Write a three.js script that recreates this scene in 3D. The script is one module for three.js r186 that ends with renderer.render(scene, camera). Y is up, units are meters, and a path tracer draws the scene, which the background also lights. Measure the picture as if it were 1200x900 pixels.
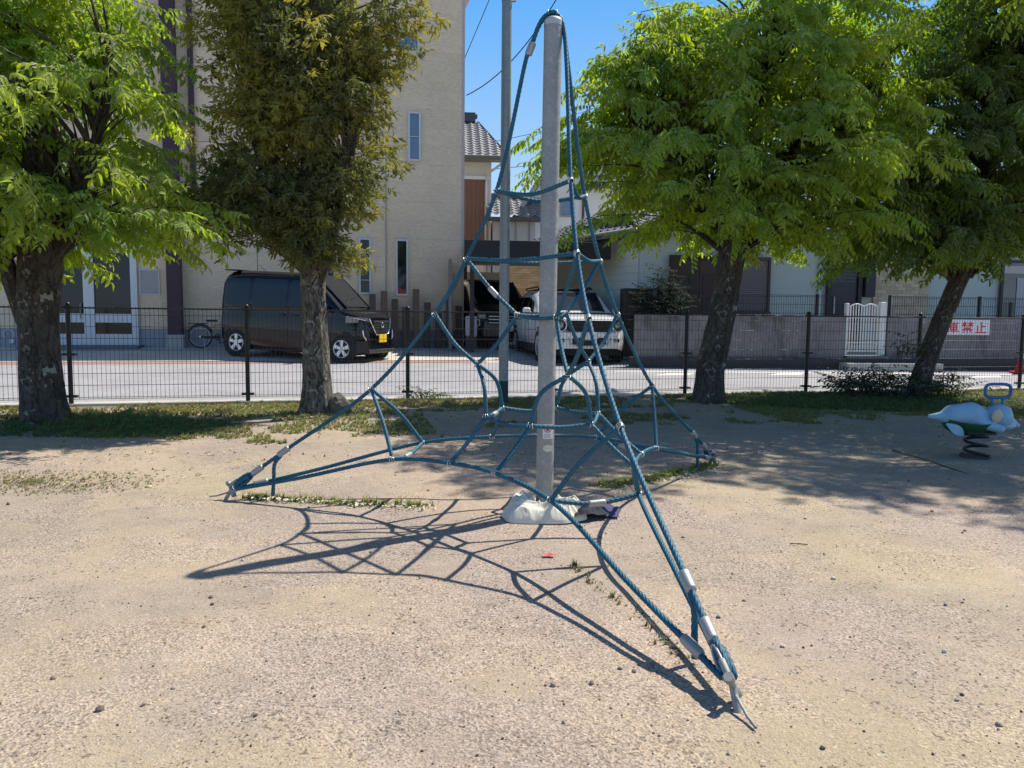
import * as THREE from 'three';
import { RoundedBoxGeometry } from 'three/addons/geometries/RoundedBoxGeometry.js';
import { mergeGeometries, mergeVertices } from 'three/addons/utils/BufferGeometryUtils.js';
import { MarchingCubes } from 'three/addons/objects/MarchingCubes.js';

// ---------------------------------------------------------------- camera, sky, sun, exposure
const scene = new THREE.Scene();
const R = Math.PI / 180;
const camera = new THREE.PerspectiveCamera(53.1, 4 / 3, 0.05, 900);
camera.position.set(0, 1.17, 0);
camera.rotation.order = 'YXZ';
camera.rotation.set(-5.07 * R, 0, 0.6 * R);
const SUN = new THREE.Vector3(0.4632, 0.8244, -0.3254).normalize();
{
  const W = 512, H = 256, d = new Float32Array(W * H * 4);
  const sst = (a, b, x) => { const t = Math.min(1, Math.max(0, (x - a) / (b - a))); return t * (2 - t); };
  const mix = (a, b, t) => a.map((x, i) => x + (b[i] - x) * t);
  const v = new THREE.Vector3();
  for (let j = 0; j < H; j++) for (let i = 0; i < W; i++) {
    const el = (j + 0.5) / H * Math.PI - Math.PI / 2, az = (i + 0.5) / W * 2 * Math.PI - Math.PI;
    v.set(Math.cos(el) * Math.cos(az), Math.sin(el), Math.cos(el) * Math.sin(az));
    const e = Math.max(0, Math.sin(el));
    let c = mix([0.62, 0.76, 0.84], [0.105, 0.335, 0.72], Math.min(1, Math.pow(e / 0.36, 0.7)));
    c = mix(c, [0.032, 0.09, 0.25], sst(0.36, 0.78, e));
    const g = Math.max(0, v.dot(SUN));
    const glow = 0.22 * Math.pow(g, 8) + 0.8 * Math.pow(g, 60);
    c = [c[0] + glow, c[1] + glow * 0.98, c[2] + glow * 0.92];
    if (el < 0) c = [0.34, 0.33, 0.31];
    const k = (j * W + i) * 4;
    d[k] = c[0]; d[k + 1] = c[1]; d[k + 2] = c[2]; d[k + 3] = 1;
  }
  const sky = new THREE.DataTexture(d, W, H, THREE.RGBAFormat, THREE.FloatType);
  sky.mapping = THREE.EquirectangularReflectionMapping;
  sky.magFilter = sky.minFilter = THREE.LinearFilter; sky.needsUpdate = true;
  scene.background = sky; scene.environment = sky;
}
const sun = new THREE.DirectionalLight(new THREE.Color(1, 0.925, 0.80), 4.9);
sun.position.copy(SUN).multiplyScalar(60).add(new THREE.Vector3(1, 0, -9));
sun.target.position.set(1, 0, -9);
sun.castShadow = true; sun.shadow.mapSize.set(4096, 4096);
Object.assign(sun.shadow.camera, { left: -24, right: 24, top: 24, bottom: -24, near: 1, far: 140 });
scene.add(sun, sun.target);
const renderer = new THREE.WebGLRenderer({ antialias: true });
renderer.setSize(1024, 768);
renderer.toneMapping = THREE.LinearToneMapping;
renderer.toneMappingExposure = 1.34;
renderer.shadowMap.enabled = true;

// ---------------------------------------------------------------- helpers
function rng(a) { return () => { a |= 0; a = a + 0x6D2B79F5 | 0; let t = Math.imul(a ^ a >>> 15, 1 | a); t = t + Math.imul(t ^ t >>> 7, 61 | t) ^ t; return ((t ^ t >>> 14) >>> 0) / 4294967296; }; }
const V = (x, y, z) => new THREE.Vector3(x, y, z);
const clamp = (x, a = 0, b = 1) => Math.min(b, Math.max(a, x));
const sstep = (a, b, x) => { const t = clamp((x - a) / (b - a)); return t * t * (3 - 2 * t); };
const lerp = (a, b, t) => a + (b - a) * t;
const PERM = (() => { const r = rng(77), p = new Float32Array(65536); for (let i = 0; i < 65536; i++) p[i] = r(); return p; })();
const hsh = (x, y, z = 0) => PERM[((x * 73856093) ^ (y * 19349663) ^ (z * 83492791)) & 65535];
function vnoise(x, y, P = 4096, z = 0) {          // value noise with period P
  const xi = Math.floor(x), yi = Math.floor(y), xf = x - xi, yf = y - yi, u = xf * xf * (3 - 2 * xf), v = yf * yf * (3 - 2 * yf);
  const m = (a) => ((a % P) + P) % P, x0 = m(xi), x1 = m(xi + 1), y0 = m(yi), y1 = m(yi + 1);
  return lerp(lerp(hsh(x0, y0, z), hsh(x1, y0, z), u), lerp(hsh(x0, y1, z), hsh(x1, y1, z), u), v);
}
function fbm(x, y, P, oct, z = 0) { let s = 0, a = 0.5, n = 0; for (let i = 0; i < oct; i++) { s += a * vnoise(x, y, P, z + i); n += a; x *= 2; y *= 2; P *= 2; a *= 0.5; } return s / n; }
function vn3(x, y, z) { const zi = Math.floor(z), f = z - zi; return lerp(vnoise(x, y, 4096, zi), vnoise(x, y, 4096, zi + 1), f * f * (3 - 2 * f)); }
const toS = (l) => 255 * (l <= 0.0031308 ? 12.92 * l : 1.055 * Math.pow(l, 1 / 2.4) - 0.055);
// fn(u, v) -> [r, g, b, height]; colours linear, height 0..1
function texPair(n, fn, rep = 1) {
  const c = new Uint8Array(n * n * 4), b = new Uint8Array(n * n * 4);
  for (let j = 0; j < n; j++) for (let i = 0; i < n; i++) {
    const q = fn(i / n, j / n, i, j), k = (j * n + i) * 4;
    c[k] = clamp(toS(clamp(q[0])), 0, 255); c[k + 1] = clamp(toS(clamp(q[1])), 0, 255); c[k + 2] = clamp(toS(clamp(q[2])), 0, 255); c[k + 3] = 255;
    b[k] = b[k + 1] = b[k + 2] = 255 * clamp(q[3]); b[k + 3] = 255;
  }
  const mk = (d, s) => { const t = new THREE.DataTexture(d, n, n); t.wrapS = t.wrapT = THREE.RepeatWrapping; t.magFilter = THREE.LinearFilter; t.minFilter = THREE.LinearFilter; if (s) t.colorSpace = THREE.SRGBColorSpace; t.repeat.set(rep, rep); t.needsUpdate = true; return t; };
  return [mk(c, true), mk(b, false)];
}
const lin = (r, g, b) => new THREE.Color().setRGB(r, g, b);
const mat = (r, g, b, rough = 0.8, metal = 0, extra = {}) => new THREE.MeshStandardMaterial({ color: lin(r, g, b), roughness: rough, metalness: metal, ...extra });
const phys = (r, g, b, rough, extra = {}) => new THREE.MeshPhysicalMaterial({ color: lin(r, g, b), roughness: rough, ...extra });
const texMat = (pair, bump, rough = 0.9, extra = {}) => new THREE.MeshStandardMaterial({ map: pair[0], bumpMap: pair[1], bumpScale: bump, roughness: rough, ...extra });

function prep(g) { const q = g.index ? g.toNonIndexed() : g.clone(); for (const k of Object.keys(q.attributes)) if (!['position', 'normal', 'uv'].includes(k)) q.deleteAttribute(k); if (!q.attributes.uv) q.setAttribute('uv', new THREE.BufferAttribute(new Float32Array(q.attributes.position.count * 2), 2)); q.morphAttributes = {}; return q; }
const mg = (list) => list.length === 1 ? list[0] : mergeGeometries(list.map(prep));
const used = {};
function numbered(n) { used[n] = (used[n] ?? -1) + 1; return used[n] ? n + '_' + String(used[n]).padStart(3, '0') : n; }
function obj(name, geo, m, parent = scene) {
  const o = new THREE.Mesh(Array.isArray(geo) ? mg(geo) : geo, m); o.castShadow = o.receiveShadow = true;
  o.name = parent === scene ? numbered(name) : name; parent.add(o); return o;
}
function tag(o, label, category, group, kind) { if (label) o.userData.label = label; if (category) o.userData.category = category; if (group) o.userData.group = group; if (kind) o.userData.kind = kind; return o; }
function thing(name, label, category, pos = [0, 0, 0], turn = 0, group) { const o = new THREE.Group(); o.name = numbered(name); scene.add(o); o.position.set(...pos); o.rotation.y = turn; return tag(o, label, category, group); }
function sub(name, parent, pos = [0, 0, 0]) { const g = new THREE.Group(); g.name = name; g.position.set(...pos); parent.add(g); return g; }
function struct(name, geo, m) { const o = obj(name, geo, m); o.userData.kind = 'structure'; return o; }
// box by its limits
function bb(x0, x1, y0, y1, z0, z1, r = 0) { const w = x1 - x0, h = y1 - y0, d = z1 - z0; const g = r ? new RoundedBoxGeometry(w, h, d, 2, Math.min(r, w / 2.01, h / 2.01, d / 2.01)) : new THREE.BoxGeometry(w, h, d); g.translate((x0 + x1) / 2, (y0 + y1) / 2, (z0 + z1) / 2); if (!r) boxUV(g); return g; }
function boxUV(g) { // metres
  const p = g.attributes.position, n = g.attributes.normal, u = g.attributes.uv;
  for (let i = 0; i < p.count; i++) { const ax = Math.abs(n.getX(i)), ay = Math.abs(n.getY(i)); if (ay > 0.7) u.setXY(i, p.getX(i), p.getZ(i)); else if (ax > 0.7) u.setXY(i, p.getZ(i), p.getY(i)); else u.setXY(i, p.getX(i), p.getY(i)); }
}
function cyl(r0, r1, a, b, seg = 12, cap = true) { // from a to b
  const d = b.clone().sub(a), g = new THREE.CylinderGeometry(r1, r0, d.length(), seg, 1, !cap);
  g.applyQuaternion(new THREE.Quaternion().setFromUnitVectors(V(0, 1, 0), d.clone().normalize())); g.translate((a.x + b.x) / 2, (a.y + b.y) / 2, (a.z + b.z) / 2); return g;
}
// tube along points with radii; opts: lobes, lobeAmp, twist (rad per m), disp(angle, s) -> factor, uv metres
function sweep(P, rad, radial = 8, o = {}) {
  const n = P.length, pos = [], uv = [], idx = []; let s = 0;
  let T = P[1].clone().sub(P[0]).normalize(), N = Math.abs(T.y) < 0.9 ? V(0, 1, 0) : V(1, 0, 0); N.sub(T.clone().multiplyScalar(N.dot(T))).normalize();
  for (let i = 0; i < n; i++) {
    const t = (i === 0 ? P[1].clone().sub(P[0]) : i === n - 1 ? P[n - 1].clone().sub(P[n - 2]) : P[i + 1].clone().sub(P[i - 1])).normalize();
    if (i) { N.applyQuaternion(new THREE.Quaternion().setFromUnitVectors(T, t)); s += P[i].distanceTo(P[i - 1]); }
    T = t; const B = T.clone().cross(N), r = typeof rad === 'function' ? rad(i / (n - 1), s) : Array.isArray(rad) ? rad[i] : rad;
    for (let k = 0; k <= radial; k++) {
      const a = k / radial * 2 * Math.PI, tw = (o.twist ?? 0) * s; let q = r;
      if (o.lobes) q *= 1 - o.lobeAmp * (0.5 - 0.5 * Math.cos(a * o.lobes));
      if (o.disp) q *= o.disp(k === radial ? 0 : a, s, i / (n - 1));
      const c = Math.cos(a + tw) * q, d = Math.sin(a + tw) * q;
      pos.push(P[i].x + N.x * c + B.x * d, P[i].y + N.y * c + B.y * d, P[i].z + N.z * c + B.z * d);
      uv.push(k / radial * (o.round ?? 2 * Math.PI * (typeof rad === 'number' ? rad : r)), s);
    }
  }
  const w = radial + 1;
  for (let i = 0; i < n - 1; i++) for (let k = 0; k < radial; k++) { const a = i * w + k; idx.push(a, a + 1, a + w, a + 1, a + w + 1, a + w); }
  if (o.cap) for (const e of [0, n - 1]) { const c = pos.length / 3; pos.push(P[e].x, P[e].y, P[e].z); uv.push(0, 0); for (let k = 0; k < radial; k++) e ? idx.push(e * w + k, e * w + k + 1, c) : idx.push(k + 1, k, c); }
  const g = new THREE.BufferGeometry(); g.setAttribute('position', new THREE.Float32BufferAttribute(pos, 3)); g.setAttribute('uv', new THREE.Float32BufferAttribute(uv, 2)); g.setIndex(idx); g.computeVertexNormals();
  // weld the seam's normals
  const nn = g.attributes.normal; for (let i = 0; i < n; i++) { const a = i * w, b = a + radial, v = V(nn.getX(a) + nn.getX(b), nn.getY(a) + nn.getY(b), nn.getZ(a) + nn.getZ(b)).normalize(); nn.setXYZ(a, v.x, v.y, v.z); nn.setXYZ(b, v.x, v.y, v.z); }
  return g;
}
function curvePts(pts, step, tension = 0.5) { const c = new THREE.CatmullRomCurve3(pts, false, 'centripetal', tension); c.arcLengthDivisions = 400; return c.getSpacedPoints(Math.max(2, Math.round(c.getLength() / step))); }
function grid(nu, nv, fn) { // fn(u, v) -> [x,y,z, tu, tv]
  const pos = [], uv = [], idx = [];
  for (let j = 0; j <= nv; j++) for (let i = 0; i <= nu; i++) { const q = fn(i / nu, j / nv); pos.push(q[0], q[1], q[2]); uv.push(q[3] ?? i / nu, q[4] ?? j / nv); }
  for (let j = 0; j < nv; j++) for (let i = 0; i < nu; i++) { const a = j * (nu + 1) + i, b = a + nu + 1; idx.push(a, a + 1, b, a + 1, b + 1, b); }
  const g = new THREE.BufferGeometry(); g.setAttribute('position', new THREE.Float32BufferAttribute(pos, 3)); g.setAttribute('uv', new THREE.Float32BufferAttribute(uv, 2)); g.setIndex(idx); g.computeVertexNormals(); return g;
}
function instanced(name, geo, m, list, parent, tint) {
  const o = new THREE.InstancedMesh(geo, m, list.length); o.name = parent === scene ? numbered(name) : name; o.castShadow = o.receiveShadow = true;
  list.forEach((q, i) => { o.setMatrixAt(i, q.m); if (q.c) o.setColorAt(i, q.c); }); parent.add(o); return o;
}
const mtx = (p, q, s) => new THREE.Matrix4().compose(p, q, typeof s === 'number' ? V(s, s, s) : s);
const eul = (x, y, z, o = 'XYZ') => new THREE.Quaternion().setFromEuler(new THREE.Euler(x, y, z, o));

// street frame: s along the park fence, t away from the park, both from the fence post beside the left tree
const TH = 14.3 * R, CS = Math.cos(TH), SN = Math.sin(TH);
const W2 = (s, t, y = 0) => V(-5.25 + CS * s - SN * t, y, -9.1 - SN * s - CS * t);
const tOf = (x, z) => -(x + 5.25) * SN - (z + 9.1) * CS;
const sOf = (x, z) => (x + 5.25) * CS - (z + 9.1) * SN;
function parkY(x, z) { const t = tOf(x, z); return 0.05 * sstep(-2.6, -0.4, t) + 0.02 * (fbm(x * 0.6 + 40, z * 0.6 + 40, 4096, 3) - 0.5) + 0.008 * (vnoise(x * 5 + 90, z * 5 + 90) - 0.5); }
const streetY = (t) => t < 5.7 ? lerp(0.055, 0.2, clamp(t / 5.7)) : lerp(0.2, 0.37, clamp((t - 5.7) / 3.6));

// ---------------------------------------------------------------- surface textures
const groundTex = texPair(2048, (u, v, i, j) => {
  const big = fbm(u * 6, v * 6, 6, 4, 3), mid = fbm(u * 44, v * 44, 44, 3, 11);
  const grit = vnoise(u * 560, v * 560, 560, 21), fine = hsh(i, j, 5), gr2 = vnoise(u * 1000, v * 1000, 1000, 27);
  const patch = sstep(0.38, 0.62, big), coarse = sstep(0.36, 0.6, fbm(u * 11 + 3, v * 11, 11, 4, 31));
  let l = 0.80 + 0.10 * patch + 0.16 * (mid - 0.5) + (0.2 + 0.42 * coarse) * (grit - 0.5) + (0.3 + 0.25 * coarse) * (gr2 - 0.5) + 0.34 * (fine - 0.5);
  let h = 0.4 + 0.1 * (mid - 0.5) + 0.5 * (grit - 0.5) * (0.3 + coarse) + 0.4 * (gr2 - 0.5);
  const tint = vnoise(u * 300, v * 300, 300, 41);
  const dark = sstep(0.78, 0.86, vnoise(u * 380, v * 380, 380, 51)) * sstep(0.45, 0.62, fbm(u * 26, v * 26, 26, 2, 53)), pale = sstep(0.84, 0.92, vnoise(u * 420, v * 420, 420, 61));
  l *= 1 - 0.5 * dark; l *= 1 + 0.35 * pale; h += 0.3 * dark + 0.3 * pale;
  const warm = 0.6 * patch + 0.7 * (tint - 0.5);
  return [0.410 * l * (1 + 0.05 * warm), 0.338 * l, 0.262 * l * (1 - 0.12 * warm + 0.04 * coarse), h];
});
groundTex.forEach((t) => t.repeat.set(1 / 3.7, 1 / 3.7));
const roadTex = texPair(1024, (u, v, i, j) => {
  const g = vnoise(u * 300, v * 300, 300, 2), f = hsh(i, j, 9), b = fbm(u * 5, v * 5, 5, 4, 8), p = fbm(u * 18, v * 18, 18, 3, 15);
  const l = 0.9 + 0.35 * (g - 0.5) + 0.3 * (f - 0.5) + 0.25 * (b - 0.5) + 0.2 * (p - 0.5);
  return [0.345 * l, 0.345 * l, 0.372 * l, g * 0.6 + f * 0.3];
});
roadTex.forEach((t) => t.repeat.set(1 / 4, 1 / 4));
const concTex = texPair(512, (u, v, i, j) => {
  const g = vnoise(u * 160, v * 160, 160, 2), f = hsh(i, j, 19), b = fbm(u * 4, v * 4, 4, 5, 18), st = sstep(0.62, 0.75, fbm(u * 6, v * 6, 6, 3, 44));
  const l = 0.92 + 0.1 * (g - 0.5) + 0.12 * (f - 0.5) + 0.3 * (b - 0.5) - 0.1 * st;
  return [0.54 * l, 0.52 * l, 0.475 * l, g * 0.5 + 0.3 * f];
});
concTex.forEach((t) => t.repeat.set(1 / 3, 1 / 3));
const sidingTex = texPair(1024, (u, v, i, j) => { // split-stone look: thin horizontal strata
  const a = vnoise(u * 26, v * 150, 150, 2), b = vnoise(u * 90, v * 260, 1024, 3), f = hsh(i, j, 23), big = fbm(u * 3, v * 3, 3, 3, 31);
  const l = 0.95 + 0.18 * (a - 0.5) + 0.12 * (b - 0.5) + 0.06 * (f - 0.5) + 0.10 * (big - 0.5);
  return [0.89 * l, 0.685 * l, 0.48 * l, 0.5 + 0.6 * (a - 0.5) + 0.4 * (b - 0.5)];
});
sidingTex.forEach((t) => t.repeat.set(1 / 2, 1 / 2));
const wallTex = texPair(512, (u, v, i, j) => {
  const b = fbm(u * 3, v * 3, 3, 5, 5), s = vnoise(u * 60, v * 8, 60, 9), f = hsh(i, j, 33), st = sstep(0.55, 0.8, fbm(u * 14, v * 3, 14, 3, 71));
  const l = 0.85 + 0.6 * (b - 0.5) + 0.25 * (s - 0.5) + 0.15 * (f - 0.5) - 0.22 * st;
  return [0.26 * l, 0.25 * l, 0.26 * l, 0.5 * f + 0.5 * s];
});
wallTex.forEach((t) => t.repeat.set(1 / 2.2, 1 / 1.2));
function barkTex(c0, c1, lich, z, fl = 1) {
  const t = texPair(512, (u, v, i, j) => {
    const f1 = fbm(u * 10, v * 4 * fl, 40, 4, z), f2 = fbm(u * 30, v * 20, 120, 3, z + 7), g = hsh(i, j, z);
    const wx = 0.06 * (fbm(u * 20, v * 20, 20, 3, z + 21) - 0.5), wy = 0.06 * (fbm(u * 20, v * 20, 20, 3, z + 25) - 0.5);
    const sp = sstep(0.62, 0.70, fbm((u + wx) * 14, (v + wy) * 17, 119, 4, z + 3)) * sstep(0.4, 0.65, fbm(u * 4, v * 4, 4, 3, z + 9)) * lich;
    const ck = 1 - Math.abs(2 * fbm((u + wx) * 16, (v + wy) * 5 * fl, 80, 4, z + 31) - 1), crack = sstep(0.86, 0.98, ck);
    const k = clamp(0.3 + 1.1 * (f1 - 0.3) + 0.5 * (f2 - 0.5) + 0.2 * (g - 0.5) - 0.5 * crack);
    return [lerp(lerp(c0[0], c1[0], k), 0.34, sp), lerp(lerp(c0[1], c1[1], k), 0.34, sp), lerp(lerp(c0[2], c1[2], k), 0.30, sp), 0.25 + 0.5 * f1 + 0.35 * f2 + 0.15 * sp - 0.45 * crack];
  });
  t.forEach((q) => q.repeat.set(2, 1.3)); return t;
}
const barkA = texMat(barkTex([0.028, 0.023, 0.018], [0.115, 0.098, 0.078], 0.9, 100), 0.02, 0.95);
const barkB = texMat(barkTex([0.05, 0.042, 0.032], [0.22, 0.20, 0.16], 1, 140, 1.5), 0.025, 0.95);
const galvTex = texPair(512, (u, v, i, j) => {
  const a = fbm(u * 14, v * 14, 14, 3, 3), sp = Math.floor(vnoise(u * 40, v * 40, 40, 9) * 5) / 5, f = hsh(i, j, 2), b = fbm(u * 4, v * 4, 4, 3, 17), fl = sstep(0.72, 0.78, vnoise(u * 24, v * 30, 120, 29));
  const l = 0.92 + 0.16 * (sp - 0.5) + 0.3 * (b - 0.5) + 0.05 * (f - 0.5) + 0.12 * fl;
  return [0.36 * l, 0.37 * l, 0.36 * l, 0.35 + 0.3 * a + 0.3 * fl];
});
galvTex.forEach((t) => t.repeat.set(2.2, 2.2));
const galv = new THREE.MeshStandardMaterial({ map: galvTex[0], bumpMap: galvTex[1], bumpScale: 0.0012, roughness: 0.62, metalness: 0.35 });
const blackMetal = mat(0.012, 0.012, 0.014, 0.42, 0.2);
const whiteMetal = mat(0.72, 0.73, 0.72, 0.4);
const glassDark = phys(0.012, 0.014, 0.017, 0.05, { ior: 1.45 });

// ---------------------------------------------------------------- ground and street
const gm = texMat(groundTex, 0.0045, 0.97, { vertexColors: true });
struct('ground', (() => { const g = new THREE.PlaneGeometry(900, 900); g.rotateX(-Math.PI / 2); g.translate(0, -0.06, -200); return g; })(), mat(0.3, 0.27, 0.22, 0.95));
{
  // finer towards the climbing net: two sheets of the one park ground, joined along an edge
  const g = grid(420, 200, (u, v) => { const s = lerp(-13, 23, u), t = lerp(-19, -0.1, v), p = W2(s, t); return [p.x, parkY(p.x, p.z), p.z, p.x, p.z]; });
  const p = g.attributes.position, c = new Float32Array(p.count * 3);
  for (let i = 0; i < p.count; i++) {
    const x = p.getX(i), z = p.getZ(i), t = tOf(x, z);
    const a = fbm(x * 0.55 + 10, z * 0.55 + 10, 4096, 4, 60), b = fbm(x * 2.1 + 10, z * 2.1 + 10, 4096, 3, 66), pk = vnoise(x * 1.1 + 70, z * 1.1 + 70, 4096, 68);
    let l = 0.95 + 0.12 * (a - 0.5) + 0.14 * (b - 0.5);
    const q = [l * (1 + 0.05 * (pk - 0.5)), l, l * (1 + 0.14 * (pk - 0.5))];
    c.set(q, i * 3);
  }
  g.setAttribute('color', new THREE.BufferAttribute(c, 3));
  struct('park_ground', g, gm);
  struct('road', grid(60, 16, (u, v) => { const s = lerp(-60, 80, u), t = lerp(0.14, 5.55, v), q = W2(s, t); return [q.x, streetY(t), q.z, q.x, q.z]; }), texMat(roadTex, 0.004, 0.93));
  struct('gutter_strip', grid(40, 2, (u, v) => { const s = lerp(-60, 6.3, u), t = lerp(5.55, 5.95, v), q = W2(s, t); return [q.x, streetY(t) + 0.006, q.z, q.x, q.z]; }), mat(0.36, 0.2, 0.17, 0.9, 0, { bumpMap: roadTex[1], bumpScale: 0.004 }));
  struct('forecourt', grid(60, 24, (u, v) => { const s = lerp(-60, 80, u), t = lerp(5.55, 40, v * v), q = W2(s, t); return [q.x, streetY(t) - (s > 6.3 && t < 6 ? 0.0 : 0), q.z, q.x, q.z]; }), texMat(concTex, 0.003, 0.9));
  // concrete kerb under the fence
  const kg = bb(-60, 80, -0.1, 0.075, -0.16, 0.1); kg.rotateY(TH); const o = W2(0, 0); kg.translate(o.x, 0, o.z);
  struct('kerb', kg, texMat(concTex, 0.003, 0.9));
  const paint = mat(0.72, 0.72, 0.70, 0.7, 0, { bumpMap: roadTex[1], bumpScale: 0.003 });
  const q4 = (pts) => grid(1, 1, (u, v) => { const a = pts[0], b = pts[1], c = pts[2], d = pts[3], f = (k) => lerp(lerp(a[k], b[k], u), lerp(d[k], c[k], u), v), p = W2(f(0), f(1)); return [p.x, streetY(f(1)) + 0.004, p.z, p.x, p.z]; });
  for (const [s, t] of [[8.7, 2.75], [10.95, 2.6], [14.75, 1.82]]) {
    struct('white_road_wedge', q4([[s, t - 0.1], [s + 0.7, t - 0.12], [s + 1.05, t + 0.26], [s + 0.45, t + 0.22]]), paint);  // skewed white wedge lying just above the road surface
  }
  struct('edge_line', q4([[8.3, 3.42], [19, 1.62], [19, 1.74], [8.3, 3.54]]), paint);
}

// ---------------------------------------------------------------- tan apartment building
const frameWhite = mat(0.66, 0.67, 0.66, 0.45);
function windowUnit(parent, x0, x1, y0, y1, z, o = {}) {
  const f = o.f ?? 0.045, d = o.d ?? 0.06, w = sub('window', parent), m = o.m ?? frameWhite;
  obj('frame', [bb(x0, x1, y0, y0 + f, z, z + d), bb(x0, x1, y1 - f, y1, z, z + d), bb(x0, x0 + f, y0 + f, y1 - f, z, z + d), bb(x1 - f, x1, y0 + f, y1 - f, z, z + d), ...(o.bars ?? []).map(([a, b, c, e]) => bb(a, b, c, e, z, z + d - 0.01))], m, w);
  obj('pane', bb(x0 + f, x1 - f, y0 + f, y1 - f, z + 0.004, z + 0.014), o.glass ?? glassDark, w);
  if (o.sill) obj('sill', bb(x0 - 0.03, x1 + 0.03, y0 - 0.035, y0 - 0.002, z, z + d + 0.03), m, w);
  return w;
}
const blueGlass = phys(0.10, 0.16, 0.26, 0.05, { clearcoat: 1, ior: 1.6 });
{
  const C = V(-1.265, 0, -19.677);
  const b = thing('apartment_building', 'tall tan building with stone textured siding and slim white windows', 'building', [C.x, 0, C.z], TH);
  const sid = [1, 0.97, 1.03].map((k) => { const m = texMat(sidingTex, 0.006, 0.92); m.color = lin(k, k * 0.995, k * 0.985); return m; });
  obj('wall', [bb(-15.6, -0.02, 0.25, 10.4, -9, -0.03)], mat(0.55, 0.46, 0.37, 0.95), b);
  const xs = [[-15.5, -11.02], [-11.0, -7.98], [-7.96, -4.98], [-4.96, -1.945], [-1.935, 0]]; const rr = rng(5);
  for (const [x0, x1] of xs) for (let k = 0; k < 22; k++) { const y0 = 0.78 + k * 0.4545, y1 = Math.min(10.4, y0 + 0.452); if (y1 > y0 + 0.05) obj('siding_panel', bb(x0, x1, y0, y1, -0.028, -0.001 + rr() * 0.002), sid[Math.floor(rr() * 3)], b); }
  obj('plinth', bb(-15.5, 0, 0.25, 0.772, -0.028, 0.02), mat(0.34, 0.35, 0.38, 0.9), b);
  obj('corner_trim', [bb(-0.05, 0.012, 0.78, 10.4, 0.004, 0.016), bb(0.001, 0.013, 0.25, 10.4, -0.5, 0.004)], mat(0.55, 0.48, 0.42, 0.7), b);
  obj('roof', [bb(-16.2, 0.85, 10.4, 10.62, -9.5, 0.55)], mat(0.62, 0.56, 0.5, 0.8), b);
  obj('conduit', cyl(0.016, 0.016, V(-1.94, 0.4, 0.022), V(-1.94, 4.7, 0.022), 6), mat(0.45, 0.4, 0.36, 0.6), b);
  // slim windows low, one slim high, one sliding window on the top storey
  windowUnit(b, -2.61, -2.31, 1.66, 3.03, 0.004, { bars: [[-2.565, -2.355, 2.0, 2.014], [-2.565, -2.355, 2.33, 2.344], [-2.565, -2.355, 2.66, 2.674]] });
  const w2 = windowUnit(b, -1.71, -1.40, 1.64, 3.03, 0.004);
  obj('sticker', grid(8, 4, (u, v) => [lerp(-1.66, -1.45, u), 1.69 + v * 0.18 * (1 - u * 0.75), 0.021]), mat(0.6, 0.03, 0.06, 0.5), w2);
  windowUnit(b, -1.40, -1.09, 4.94, 6.12, 0.004, { glass: blueGlass, bars: [[-1.355, -1.135, 5.52, 5.535]] });
  windowUnit(b, -2.32, -1.12, 7.52, 8.10, 0.004, { glass: blueGlass, sill: true, bars: [[-1.74, -1.70, 7.56, 8.06]] });
  windowUnit(b, -5.15, -4.65, 7.45, 8.0, 0.004, { glass: blueGlass, sill: true });
  obj('downpipe', bb(-3.34, -3.22, 0.4, 10.3, 0.02, 0.12, 0.01), mat(0.062, 0.03, 0.042, 0.6), b);
  // glazed entrance with white frames
  const dr = sub('entrance_door', b);
  const xd = [-9.75, -8.75, -8.56, -7.66];
  obj('frame', [bb(-9.85, -7.6, 2.5, 2.62, 0.022, 0.09), bb(-9.85, -9.72, 0.4, 2.5, 0.022, 0.09), bb(-8.72, -8.5, 0.4, 2.5, 0.022, 0.1), bb(-7.74, -7.6, 0.4, 2.5, 0.022, 0.09), bb(-9.72, -8.72, 0.92, 1.12, 0.022, 0.07), bb(-8.5, -7.74, 0.92, 1.12, 0.022, 0.07), bb(-9.72, -8.72, 0.4, 0.66, 0.022, 0.07), bb(-8.5, -7.74, 0.4, 0.66, 0.022, 0.07)], whiteMetal, dr);
  obj('pane', bb(-9.72, -8.72, 1.12, 2.5, 0.024, 0.04), glassDark, dr); obj('pane', bb(-8.5, -7.74, 1.12, 2.5, 0.024, 0.04), glassDark, dr);
  obj('pane', bb(-9.72, -8.72, 0.66, 0.92, 0.024, 0.04), glassDark, dr); obj('pane', bb(-8.5, -7.74, 0.66, 0.92, 0.024, 0.04), glassDark, dr);
  obj('handle', cyl(0.015, 0.015, V(-8.78, 1.0, 0.12), V(-8.78, 1.35, 0.12), 6), galv, dr);
  { const cv = document.createElement('canvas'); cv.width = 256; cv.height = 96; const c = cv.getContext('2d'); c.clearRect(0, 0, 256, 96); c.fillStyle = '#f2f2f0'; c.font = 'bold 74px sans-serif'; c.textAlign = 'center'; c.fillText('nobju', 128, 66);
    const t = new THREE.CanvasTexture(cv); t.colorSpace = THREE.SRGBColorSpace;
    const pl = new THREE.PlaneGeometry(0.62, 0.23); pl.translate(-9.12, 2.27, 0.046); obj('window_lettering', pl, new THREE.MeshStandardMaterial({ map: t, transparent: true, alphaTest: 0.5, roughness: 0.6 }), dr); }
  const pq = sub('notice_plate', b); obj('frame', [bb(-7.56, -7.13, 1.56, 1.585, 0.003, 0.03), bb(-7.56, -7.13, 2.125, 2.15, 0.003, 0.03), bb(-7.56, -7.535, 1.585, 2.125, 0.003, 0.03), bb(-7.155, -7.13, 1.585, 2.125, 0.003, 0.03)], frameWhite, pq); obj('panel', bb(-7.535, -7.155, 1.585, 2.125, 0.003, 0.018), mat(0.4, 0.38, 0.36, 0.35), pq);
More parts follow.
